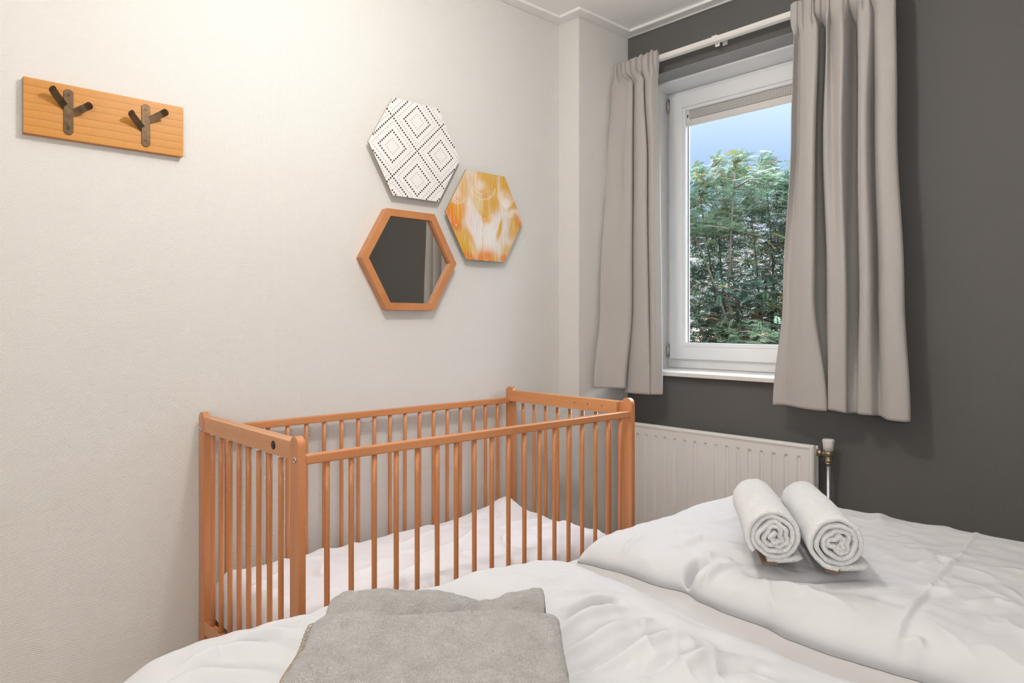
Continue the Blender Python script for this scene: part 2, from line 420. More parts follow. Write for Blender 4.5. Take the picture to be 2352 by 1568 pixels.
def rw(xs, us): return [(x, u, None) for x, u in zip(xs, us)]
X_T = [2.915, 2.915, 2.90, 2.89, 2.90, 2.91, 2.91, 2.90, 2.89, 2.895, 2.91, 2.91, 2.90, 2.89, 2.90, 2.89, 2.89, 2.915]
R_T = rw(X_T, [1817, 1833, 1841, 1862, 1867, 1876, 1893, 1899, 1909, 1941, 1948, 1972, 1977, 1990, 2003, 2014, 2050, 2056])
X_A = [2.90, 2.935, 2.880, 2.858, 2.865, 2.975, 2.98, 2.885, 2.915, 2.86, 2.975, 2.98, 2.875, 2.87, 2.905, 2.868, 2.87, 2.93]
R_A = rw(X_A, [1823, 1836, 1840, 1858, 1878, 1880, 1897, 1898, 1908, 1935, 1957, 1969, 1972, 1996, 2007, 2017, 2052, 2056])
X_B = [2.89, 2.935, 2.88, 2.850, 2.862, 2.985, 2.99, 2.88, 2.890, 2.852, 2.98, 2.988, 2.870, 2.860, 2.95, 2.862, 2.866, 2.93]
R_B = rw(X_B, [1818, 1834, 1840, 1855, 1872, 1875, 1891, 1893, 1913, 1932, 1953, 1971, 1973, 1990, 2006, 2020, 2055, 2060])
X_C = [2.90, 2.91, 2.882, 2.850, 2.862, 2.975, 2.985, 2.872, 2.855, 2.862, 2.965, 2.98, 2.868, 2.862, 2.96, 2.862, 2.866, 2.93]
R_C = rw(X_C, [1797, 1812, 1824, 1848, 1869, 1874, 1899, 1902, 1920, 1942, 1947, 1972, 1976, 1998, 2012, 2030, 2072, 2077])
X_D = [2.885, 2.885, 2.872, 2.858, 2.868, 2.915, 2.92, 2.87, 2.865, 2.872, 2.905, 2.925, 2.872, 2.876, 2.92, 2.86, 2.864, 2.92]
R_D = rw(X_D, [1775, 1797, 1815, 1850, 1895, 1898, 1901, 1903, 1922, 1942, 1948, 1969, 1973, 2000, 2022, 2040, 2086, 2090])
curtain('curtain', [R_T, R_A, R_B, R_C, R_D], [2.50, 2.40, 2.0, 1.32, .84],
        'wide taupe grey curtain hanging on the right side of the window', 560, 150, 2,
        lambda s: .846 - .012 * sstep(.3, 1, s) + .004 * math.sin(s * 19), lambda s: 2.553 + .006 * math.sin(s * 40) + .005 * math.sin(s * 17), 15)
def p3(u, x=None, y=None): return (x, u, y)
L_T = [(2.905, None, 2.352), (2.90, None, 2.337), (2.90, None, 2.32), (2.895, None, 2.303), (2.90, None, 2.283), (2.895, None, 2.265), (2.90, None, 2.243),
       (2.893, None, 2.224), (2.90, None, 2.20), (2.89, None, 2.175), (2.895, None, 2.148), (2.90, None, 2.125), (2.885, None, 2.103), (2.895, None, 2.085), (2.92, None, 2.086)]
L_A = [(2.92, None, 2.352), (2.87, None, 2.345), (2.865, 1436, None), (2.858, 1446, None), (2.87, 1453, None), (2.93, 1455, None), (2.885, 1457, None),
       (2.86, 1466, None), (2.866, 1478, None), (2.935, 1480, None), (2.885, 1482, None), (2.862, 1492, None), (2.885, 1503, None), (2.91, 1510, None), (2.935, 1509, None)]
L_B = [(2.86, None, 2.35), (2.83, None, 2.345), (2.85, 1424, None), (2.848, 1436, None), (2.862, 1451, None), (2.93, 1454, None), (2.885, 1456, None),
       (2.855, 1468, None), (2.868, 1484, None), (2.935, 1487, None), (2.882, 1489, None), (2.868, 1497, None), (2.895, 1510, None), (2.915, 1516, None), (2.94, 1515, None)]
L_C = [(2.83, None, 2.355), (2.775, None, 2.345), (2.80, 1400, None), (2.815, 1425, None), (2.845, 1450, None), (2.915, 1453, None), (2.865, 1455, None),
       (2.85, 1468, None), (2.862, 1488, None), (2.93, 1490, None), (2.882, 1492, None), (2.87, 1500, None), (2.895, 1513, None), (2.915, 1520, None), (2.94, 1518, None)]
L_D = [(2.78, None, 2.357), (2.712, None, 2.332), (2.74, 1385, None), (2.77, 1410, None), (2.80, 1435, None), (2.885, 1437, None), (2.845, 1438, None),
       (2.84, 1462, None), (2.85, 1491, None), (2.90, 1493, None), (2.862, 1494, None), (2.868, 1504, None), (2.885, 1515, None), (2.90, 1522, None), (2.935, 1521, None)]
curtain('curtain', [L_T, L_A, L_B, L_C, L_D], [2.50, 2.41, 2.0, 1.30, .84],
        'narrow taupe grey curtain gathered in the corner left of the window', 460, 150, 11,
        lambda s: .872 - .026 * sstep(.28, .36, s), lambda s: 2.550 + .005 * math.sin(s * 60), 9)

# ------------------------------------------------------------------ radiator with valve
rd = empty('radiator', (2.96, 1.78, .1), 'white panel radiator with vertical channels on the dark wall below the window', 'radiator')
ry0, ry1, rz0, rz1 = 1.309, 2.27, .10, .687
def radx(y, z):
    e = min(y - ry0, ry1 - y, rz1 - z, z - rz0)
    x = 2.928 - .009 * sstep(.0, .006, e) + .0035 * sstep(.014, .020, e)
    ph = ((y - 1.3725 + .0565 / 2) % .0565) - .0565 / 2
    if y > 1.35 and y < 2.25:
        g = (1 - sstep(.006, .011, abs(ph))) * sstep(.052, .060, rz1 - z + (-.006 if abs(ph) > .007 else 0)) * sstep(.05, .06, z - rz0)
        x += .0075 * g
    return x
bm = bmesh.new(); ny, nz_ = 560, 90
def zt(j):
    q = j / (nz_ - 1)
    return rz0 + (rz1 - rz0) * (q * .75 / .6 if q < .6 else .75 + .25 * (q - .6) / .4)
V = grid(bm, lambda i, j: (radx(ry0 + (ry1 - ry0) * i / (ny - 1), zt(j)), ry0 + (ry1 - ry0) * i / (ny - 1), zt(j)), ny, nz_)
# turned-back rim
loop = [V[i][0] for i in range(ny)] + [V[-1][j] for j in range(1, nz_)] + [V[i][-1] for i in range(ny - 2, -1, -1)] + [V[0][j] for j in range(nz_ - 2, 0, -1)]
bk = [bm.verts.new((2.942, v.co.y, v.co.z)) for v in loop]
for k in range(len(loop)): bm.faces.new((loop[k], loop[(k + 1) % len(loop)], bk[(k + 1) % len(loop)], bk[k]))
bm.faces.new(bk)
bmesh.ops.recalc_face_normals(bm, faces=bm.faces[:])
link('front_panel', bm, M['radiator'], rd)
link('back_panel', box(bmesh.new(), 2.985, 2.997, ry0 + .01, ry1 - .01, rz0 + .01, rz1 - .01, .003), M['radiator'], rd)
bm = bmesh.new()
for i in range(34):
    y = ry0 + .03 + i * .0272; box(bm, 2.943, 2.984, y, y + .0015, rz0 + .03, rz1 - .03)
link('convector_fins', bm, M['radiator'], rd)
for y in (ry0 + .12, ry1 - .12): link('wall_bracket', box(bmesh.new(), 2.998, 3.029, y, y + .03, .2, .6, .001), M['radiator'], rd)
vy = 1.262
bm = bmesh.new(); tube(bm, [(2.957, 1.325, .655), (2.957, 1.308, .655)], .013, 16)
link('connector', bm, M['plastic'], rd)
bm = bmesh.new()
tube(bm, [(2.957, 1.309, .655), (2.957, 1.307, .655), (2.957, 1.291, .655), (2.957, 1.289, .655)], [.013, .0155, .0155, .013], 6)
tube(bm, [(2.957, 1.29, .655), (2.957, vy, .653)], .011, 16)
tube(bm, [(2.957, vy, .641), (2.957, vy, .645), (2.957, vy, .663), (2.957, vy, .667)], [.013, .0175, .0175, .015], 20)
tube(bm, [(2.957, vy, .63), (2.957, vy, .643)], .0135, 16)
tube(bm, [(2.957, vy, .618), (2.957, vy, .620), (2.957, vy, .633), (2.957, vy, .635)], [.014, .0162, .0162, .014], 6)
tube(bm, [(2.957, vy, .611), (2.957, vy, .619)], .0135, 16)
vb = link('valve_body', bm, M['nickel'], rd)
bm = bmesh.new()
kn = []
for q, r in ((.667, .0188), (.690, .0198), (.708, .0222), (.713, .0222), (.7165, .019), (.7172, .006)):
    kn.append([bm.verts.new((2.957 + r * (1 + .07 * abs(math.cos(3 * a * 2 * PI / 48))) * math.cos(a * 2 * PI / 48), vy + r * (1 + .07 * abs(math.cos(3 * a * 2 * PI / 48))) * math.sin(a * 2 * PI / 48), q)) for a in range(48)])
for a, b in zip(kn, kn[1:]):
    for k in range(48): bm.faces.new((a[k], a[(k + 1) % 48], b[(k + 1) % 48], b[k])).smooth = True
bm.faces.new(kn[0][::-1]); bm.faces.new(kn[-1])
link('valve_knob', bm, M['plastic'], rd)['label'] = 'white plastic valve knob'
bm = bmesh.new(); tube(bm, [(2.957, vy, 0), (2.957, vy, .612)], .0086, 16)
link('pipe', bm, M['pipe'], rd)['label'] = 'silvery heating pipe'

# ------------------------------------------------------------------ crib
crib = empty('crib', (1.55, 2.11, 0), 'orange beech wooden baby crib with round bars standing along the white wall', 'crib')
def post(x, y, name='post'):
    poly = [(y - .0257, .0), (y + .0257, .0)]
    for k in range(11):
        a = k / 10 * PI; poly.append((y + .0257 * math.cos(a), .8735 + .0262 * math.sin(a)))
    bm = prism(bmesh.new(), poly, 'x', x, x + .022, bev=.0022)
    return link(name, bm, M['beech_z'], crib)
XA, XF = .840, 2.250; YN, YW = 1.7625, 2.4567
posts = [post(XA, YN), post(XA, YW), post(XF, YN), post(XF, YW)]
def bolt(parent, x, y, z, r, m, name='bolt'):
    bm = bmesh.new(); tube(bm, [(x + .001, y, z), (x - .0015, y, z), (x - .003, y, z)], [r, r, r * .8], 20); tube(bm, [(x - .0029, y, z), (x - .0034, y, z)], r * .35, 6, mi=1)
    o = link(name, bm, [m, M['bolt_black']], parent); return o
bolt(posts[0], XA, 1.757, .838, .0088, M['steel']); bolt(posts[1], XA, 2.466, .838, .0088, M['steel'])
# end rails: outer board between the posts and a thicker inner board
def end_rail(x, inner, hole):
    bm = bmesh.new()
    # outer board with a seam at two fifths of its length
    box(bm, x + .0012, x + .0212, YN + .0262, 2.1095, .834, .8835, .0016); box(bm, x + .0012, x + .0212, 2.1102, YW - .0262, .834, .8835, .0016)
    o = link('end_rail', bm, M['beech_y'], crib)
    bm = box(bmesh.new(), inner, inner + .019, YN + .036, YW - .012, .834, .8835, .0016)
    i = link('inner_board', bm, M['beech_y'], o)
    if hole:
        for y in (2.025, 1.951, 1.875):
            bm = bmesh.new(); tube(bm, [(inner + .001, y, .860), (inner - .0006, y, .860)], .0028, 10)
            link('bolt_hole', bm, M['bolt_black'], i)
    return o
ea = end_rail(XA, XA + .0216, False); eb = end_rail(XF, XF - .0192, True)
bolt(ea, XA + .0015, 1.892, .860, .0125, M['bolt_black'])
bm = box(bmesh.new(), XA + .0222, XF + .001, 1.7385, 1.7645, .8235, .8495, .004, 3); link('long_rail', bm, M['beech_x'], crib)
bm = box(bmesh.new(), XA + .0222, XF + .001, 2.442, 2.468, .8235, .8495, .004, 3); link('long_rail', bm, M['beech_x'], crib)
for y0 in (1.7385, 2.442): link('bottom_rail', box(bmesh.new(), XA + .022, XF, y0, y0 + .026, .158, .195, .003), M['beech_x'], crib)
for x in (XA + .001, XF + .001): link('bottom_rail', box(bmesh.new(), x, x + .02, YN + .026, YW - .026, .155, .20, .003), M['beech_y'], crib)
def bar_mesh():
    bm = bmesh.new(); r = .0078; n = 16
    tube(bm, [(0, 0, .19), (0, 0, .30), (0, 0, .74), (0, 0, .8265)], r, n); return bm
bar0 = link('bar', bar_mesh(), M['beech_z'], crib); bar0.location = (0, 0, 0)
me = bar0.data; me.transform(Matrix.Translation(Vector(crib.location)))
spots = [(.930 + k * .07435, 1.7515) for k in range(18)] + [(.925 + k * .0734, 2.455) for k in range(18)]
spots += [(.851, 1.865 + k * .0735) for k in range(8)] + [(2.261, 1.858 + k * .0738) for k in range(8)]
for k, (x, y) in enumerate(spots):
    o = bar0 if k == 0 else bar0.copy()
    if k: C.objects.link(o); o.parent = crib
    o.location = (x - crib.location.x, y - crib.location.y, 0)
bm = bmesh.new()
for k in range(9):
    x = .90 + k * .16; box(bm, x, x + .07, 1.765, 2.4415, .182, .1945, .002)
link('slatted_base', bm, M['beech_y'], crib)
# mattress under a loose white sheet
def crib_top(x, y):
    d = min(x - .868, 2.228 - x, y - 1.772, 2.434 - y); e = min(1, max(0, d / .07))
    z = .265 + .095 * math.sqrt(max(0, 1 - (1 - e) ** 2.4))
    k = min(1, max(0, d / .05))
    z += k * (.045 * math.exp(-((x - 2.14) / .07) ** 2 - ((y - 2.37) / .07) ** 2) + .02 * math.exp(-((x - 2.0) / .12) ** 2 - ((y - 2.36) / .06) ** 2))
    z += k * (.011 * nz(x * 4, y * 5, 3) + .010 * max(0, 1 - abs(nz(x * 5 + y * 3, y * 7, 12)) * 3) ** 3 + .008 * abs(nz(x * 9 + y * 6, y * 4, 8)) + .004 * nz(x * 16 + nz(x * 5, y * 5) * 3, y * 12, 5))
    return z
cm = empty('crib_mattress', (1.55, 2.1, .1955), 'white sheeted mattress lying inside the wooden crib', 'mattress')
link('mattress_core', box(bmesh.new(), .878, 2.218, 1.782, 2.424, .1955, .262, .015, 3), M['sheet'], cm)
bm = bmesh.new(); nx, ny = 220, 120
V = grid(bm, lambda i, j: ((.868 + 1.36 * i / (nx - 1)), 1.772 + .662 * j / (ny - 1), crib_top(.868 + 1.36 * i / (nx - 1), 1.772 + .662 * j / (ny - 1))), nx, ny)
loop = [V[i][0] for i in range(nx)] + [V[-1][j] for j in range(1, ny)] + [V[i][-1] for i in range(nx - 2, -1, -1)] + [V[0][j] for j in range(ny - 2, 0, -1)]
prev = loop
for z in (.235, .205):
    cur = [bm.verts.new((v.co.x + .004 * nz(v.co.x * 20, v.co.y * 20, z * 30), v.co.y + .004 * nz(v.co.y * 22, v.co.x * 20, z * 25), z)) for v in loop]
    for k in range(len(loop)): bm.faces.new((prev[k], prev[(k + 1) % len(loop)], cur[(k + 1) % len(loop)], cur[k])).smooth = True
    prev = cur
bmesh.ops.recalc_face_normals(bm, faces=bm.faces[:])
link('crib_sheet', bm, M['cribcotton'], cm, True)

# ------------------------------------------------------------------ bed
bed = empty('bed', (1.3, .35, 0), 'low double bed with one wide mattress standing in front of the crib', 'bed')
BX0, BX1, BYY0, BYY1 = .24, 2.33, -.72, 1.365
link('bed_base', box(bmesh.new(), BX0 + .02, BX1 - .02, BYY0, BYY1 - .015, .09, .32, .012, 3), M['divan'], bed)
for x in (BX0 + .08, BX1 - .08):
    for y in (BYY0 + .08, BYY1 - .1):
        bm = bmesh.new(); tube(bm, [(x, y, 0), (x, y, .092)], .025, 16); link('leg', bm, M['bolt_black'], bed)
link('mattress', box(bmesh.new(), BX0 + .012, BX1 - .012, BYY0, BYY1 - .012, .321, .519, .02, 3), M['sheet'], bed)
fs = bmesh.new()
box(fs, BX0, BX1, BYY0 - .005, BYY1, .40, .5295, .028, 4)
bmesh.ops.subdivide_edges(fs, edges=fs.edges[:], cuts=1)
# only the skin of the sheet is kept
for f in [f for f in fs.faces if f.normal.z < -.5]: fs.faces.remove(f)
sh = link('fitted_sheet', fs, M['sheet'], None, True); md = sh.modifiers.new('thick', 'SOLIDIFY'); md.thickness = .002; md.offset = -1
recentre(sh); tag(sh, 'white fitted sheet on the bed showing between the two duvets', 'bed sheet')

# creases are (points, width, height): ridges where the height is positive
def seg_d(px, py, a, b):
    dx, dy = b[0] - a[0], b[1] - a[1]; l = dx * dx + dy * dy
    t = max(0, min(1, ((px - a[0]) * dx + (py - a[1]) * dy) / l)) if l else 0
    ex, ey = px - a[0] - t * dx, py - a[1] - t * dy
    return math.sqrt(ex * ex + ey * ey), t
def creases_at(x, y, CR):
    h = 0
    for pts, wd, am in CR:
        best = 9; tt = 0; n = len(pts) - 1
        for k in range(n):
            d, t = seg_d(x, y, pts[k], pts[k + 1])
            if d < best: best = d; tt = (k + t) / n
        if best < wd * 2.6:
            taper = math.sin(PI * min(1, max(0, .08 + tt * .84))) ** .6
            h += am * taper * math.exp(-(best / (wd * .62)) ** 2)
    return h
CR_FAR = [([(1.28,0.867),(1.345,0.917),(1.414,0.957),(1.496,0.985),(1.57,0.988)],0.022,-0.057),([(1.272,0.882),(1.346,0.933),(1.411,0.968),(1.433,1.004),(1.432,1.05),(1.423,1.103),(1.384,1.159)],0.02,0.0143),([(1.295,0.861),(1.368,0.912),(1.423,0.948),(1.516,0.976),(1.605,0.988)],0.02,0.0151),([(1.361,0.886),(1.398,0.918),(1.481,0.932),(1.549,0.926),(1.587,0.911)],0.018,0.0102),([(1.274,0.802),(1.298,0.808),(1.362,0.838),(1.401,0.882)],0.018,-0.018),([(1.291,0.785),(1.353,0.816),(1.43,0.872)],0.014,0.018),([(1.387,0.822),(1.42,0.796),(1.412,0.746),(1.402,0.677),(1.407,0.619),(1.411,0.583),(1.416,0.548)],0.016,0.0104),([(1.251,0.434),(1.29,0.454),(1.364,0.476),(1.467,0.495),(1.593,0.508),(1.709,0.517),(1.825,0.524),(1.982,0.527),(2.247,0.555)],0.008,0.0042),([(1.254,0.423),(1.296,0.448),(1.371,0.469),(1.478,0.485),(1.604,0.497),(1.721,0.506)],0.02,-0.0035),([(1.467,0.495),(1.478,0.461),(1.437,0.442),(1.437,0.419),(1.463,0.395)],0.015,0.007),([(1.408,0.612),(1.327,0.565),(1.24,0.529)],0.02,0.011),([(1.378,0.614),(1.297,0.571),(1.243,0.547)],0.02,-0.009),([(1.417,0.577),(1.344,0.527),(1.263,0.498)],0.018,-0.008),([(1.419,0.527),(1.326,0.48),(1.249,0.464)],0.02,0.008),([(1.936,0.531),(1.921,0.56),(1.865,0.577)],0.014,0.006),([(1.738,0.522),(1.73,0.482),(1.787,0.445)],0.018,0.006),([(1.349,1.213),(1.399,1.211),(1.485,1.223)],0.016,0.006),([(1.347,1.173),(1.432,1.18),(1.613,1.203)],0.018,0.006),([(1.465,1.044),(1.499,1.118),(1.481,1.18)],0.02,0.006),([(1.626,1.001),(1.657,0.951),(1.615,0.905)],0.02,-0.008),([(1.602,1.092),(1.702,1.071),(1.698,0.98)],0.025,0.007),([(1.278,1.1),(1.339,1.16),(1.405,1.183)],0.015,-0.01),([(1.278,1.047),(1.352,1.108),(1.37,1.173)],0.015,-0.009),([(1.412,0.746),(1.322,0.69),(1.265,0.669)],0.02,-0.008),([(1.412,0.792),(1.336,0.758),(1.268,0.741)],0.02,-0.009),([(1.416,0.548),(1.42,0.479),(1.433,0.402),(1.431,0.286)],0.02,0.007),([(1.684,0.437),(1.741,0.399),(1.737,0.347)],0.03,0.006),([(1.568,0.712),(1.623,0.628),(1.603,0.541)],0.04,-0.007),([(1.308,0.382),(1.341,0.406),(1.403,0.409)],0.02,-0.008),([(1.326,0.33),(1.382,0.35),(1.449,0.346)],0.02,-0.008),([(1.554,0.846),(1.567,0.78),(1.7,0.657)],0.03,-0.008)]
CR_NEAR = [([(1.179,0.961),(1.129,0.967),(1.04,0.967)],0.02,0.012),([(1.174,0.946),(1.128,0.94),(1.043,0.939),(1.013,0.942)],0.02,-0.012),([(1.158,0.898),(1.098,0.914),(1.013,0.917),(0.924,0.908)],0.022,0.011),([(1.147,0.855),(1.069,0.866),(0.989,0.87),(0.901,0.866)],0.02,-0.009),([(1.148,0.842),(1.077,0.835),(0.99,0.847),(0.922,0.857),(0.865,0.86)],0.022,0.01),([(1.141,0.787),(1.074,0.792),(0.967,0.805),(0.87,0.809)],0.02,-0.01),([(1.122,0.731),(1.08,0.753),(0.969,0.764),(0.874,0.769)],0.022,0.01),([(1.116,0.679),(1.044,0.695),(0.939,0.7)],0.02,-0.009),([(1.121,0.643),(1.05,0.661),(0.966,0.659)],0.02,0.009),([(1.117,0.59),(1.068,0.617),(1.013,0.616)],0.02,-0.008),([(1.178,1.025),(1.134,1.02),(1.081,1.039)],0.02,0.007),([(1.198,1.114),(1.134,1.114),(1.094,1.168)],0.03,0.006),([(0.448,1.225),(0.496,1.223),(0.538,1.218),(0.579,1.191)],0.02,-0.01),([(0.385,1.195),(0.445,1.218),(0.484,1.192),(0.528,1.162)],0.022,0.009),([(0.352,1.189),(0.397,1.184),(0.448,1.155),(0.508,1.119)],0.022,-0.009),([(0.333,1.172),(0.378,1.156),(0.423,1.124),(0.483,1.078)],0.022,0.008),([(0.482,1.242),(0.522,1.233),(0.56,1.233)],0.018,0.008),([(0.573,1.244),(0.604,1.241),(0.628,1.231)],0.016,-0.008),([(0.364,1.131),(0.413,1.098),(0.472,1.039)],0.02,-0.008)]
def duvet(name, xl, xr, yb, yf, top, CR, seed, label, we=.13, res=(330, 400), cs=1.6, rs=1.0):
    nx, ny = res; bm = bmesh.new()
    def P(i, j):
        y0 = yb + (j / (ny - 1)) * (1.4 - yb)
        s = i / (nx - 1)
        x = xl(y0) + (xr(y0) - xl(y0)) * s
        yfx = yf(x); y = yb + (j / (ny - 1)) * (yfx - yb)
        x = xl(y) + (xr(y) - xl(y)) * s
        return x, y, yfx
    def Z(x, y, yfx):
        dl = x - xl(y); dr = xr(y) - x; df = yfx - y; db = y - yb
        wx = we * (1 + .15 * nz(y * 4, seed)); e1 = min(1, max(0, dl / wx)); e2 = min(1, max(0, dr / wx)); e3 = min(1, max(0, df / (we * .42))); e4 = min(1, max(0, db / .1))
        r = lambda e: max(0, 1 - (1 - e) ** 2.3) ** .40
        k = r(e1) * r(e2) * r(e3) * r(e4)
        kk = min(1, min(dl, dr, df, db) / .02); kk = max(0, kk)
        t = top(x, y)
        h = (t - .531) * k
        wx_ = x + .05 * nz(x * 3, y * 3, seed); wy_ = y + .05 * nz(x * 3, y * 3, seed + 7)
        fine = .0045 * nz(wx_ * 6, wy_ * 5, seed) + .0038 * (abs(nz(wx_ * 9 + wy_ * 5, wy_ * 7, seed + 2)) - .2) + .0018 * nz(wx_ * 26, wy_ * 21, seed + 4)
        side = (1 - k)
        mk = max(0, .35 + nz(x * 2.5, y * 2.5, seed + 20) * 1.6) * (1 - .7 * sstep(1.05, 1.2, y))
        q1 = 1 - abs(nz(wx_ * 5.5 + .8 * wy_, wy_ * 4.2 - wx_ * 2, seed + 31)) * 2.4
        q2 = 1 - abs(nz(wx_ * 9 - 2 * wy_, wy_ * 10, seed + 41)) * 2.6
        fine += rs * mk * (.0050 * max(0, q1) ** 3 + .0026 * max(0, q2) ** 3)
        fine += side * .010 * nz(x * 7, y * 13, seed + 9)
        h += kk * fine * 1.7 + kk * cs * creases_at(x, y, CR)
        return .531 + max(0, h)
    def pos(i, j):
        x, y, f = P(i, j); z = Z(x, y, f)
        return (x, y, z)
    V = grid(bm, pos, nx, ny)
    # underside lies on the sheet
    W = {}
    loop = [V[i][0] for i in range(nx)] + [V[-1][j] for j in range(1, ny)] + [V[i][-1] for i in range(nx - 2, -1, -1)] + [V[0][j] for j in range(ny - 2, 0, -1)]
    cx = sum(v.co.x for v in loop) / len(loop); cy = sum(v.co.y for v in loop) / len(loop)
    inn = [bm.verts.new((v.co.x + (cx - v.co.x) * .02, v.co.y + (cy - v.co.y) * .02, .5305)) for v in loop]
    for k in range(len(loop)): bm.faces.new((loop[k], loop[(k + 1) % len(loop)], inn[(k + 1) % len(loop)], inn[k])).smooth = True
    bm.faces.new(inn)
    bmesh.ops.recalc_face_normals(bm, faces=bm.faces[:])
    o = link(name, bm, M['cotton'], None, True); recentre(o); tag(o, label, 'duvet')
    return Z, P
FL = [(-.7, 1.45), (.446, 1.45), (.504, 1.443), (.556, 1.438), (.611, 1.433), (.694, 1.438), (.772, 1.46), (.854, 1.462), (.928, 1.474), (.994, 1.50), (1.078, 1.486), (1.176, 1.493), (1.268, 1.481), (1.333, 1.469), (1.4, 1.50)]
NR = [(-.7, 1.24), (.603, 1.28), (.659, 1.292), (.704, 1.301), (.745, 1.299), (.794, 1.291), (.849, 1.304), (.918, 1.324), (.982, 1.34), (1.041, 1.343), (1.097, 1.361), (1.181, 1.364), (1.237, 1.374), (1.287, 1.383), (1.4, 1.385)]
def far_top(x, y):
    z = .611 + .010 * nz(x * 2.2, y * 2.0, 5) - .010 * sstep(1.15, 1.3, y) * (1 - sstep(1.95, 2.2, x))
    z += .012 * sstep(1.75, 2.15, x)
    return z
def near_top(x, y):
    z = lerpt([(.25, .628), (.42, .648), (.65, .648), (.94, .627), (1.02, .630), (1.18, .609), (1.3, .60)], x) + .008 * nz(x * 2.2, y * 2.4, 9)
    z -= .021 * math.exp(-(((x - .64) / .38) ** 2 + ((y - .88) / .34) ** 2) ** 2)
    return z
duvet('duvet', lambda y: lerpt(FL, y), lambda y: 2.325 + .008 * math.sin(y * 9), -.6, lambda x: 1.330 - .06 * sstep(1.6, 2.3, x) + .006 * math.sin(x * 20), far_top, CR_FAR, 3,
      'crumpled white duvet on the window side of the bed under the rolled towels', cs=1.9, rs=1.7)
duvet('duvet', lambda y: .262 + .01 * math.sin(y * 7), lambda y: lerpt(NR, y), -.6, lambda x: 1.288 + .022 * (1 - sstep(.5, 1.0, x)) + .006 * math.sin(x * 17), near_top, CR_NEAR, 17,
      'crumpled white duvet on the near side of the bed under the grey towels')

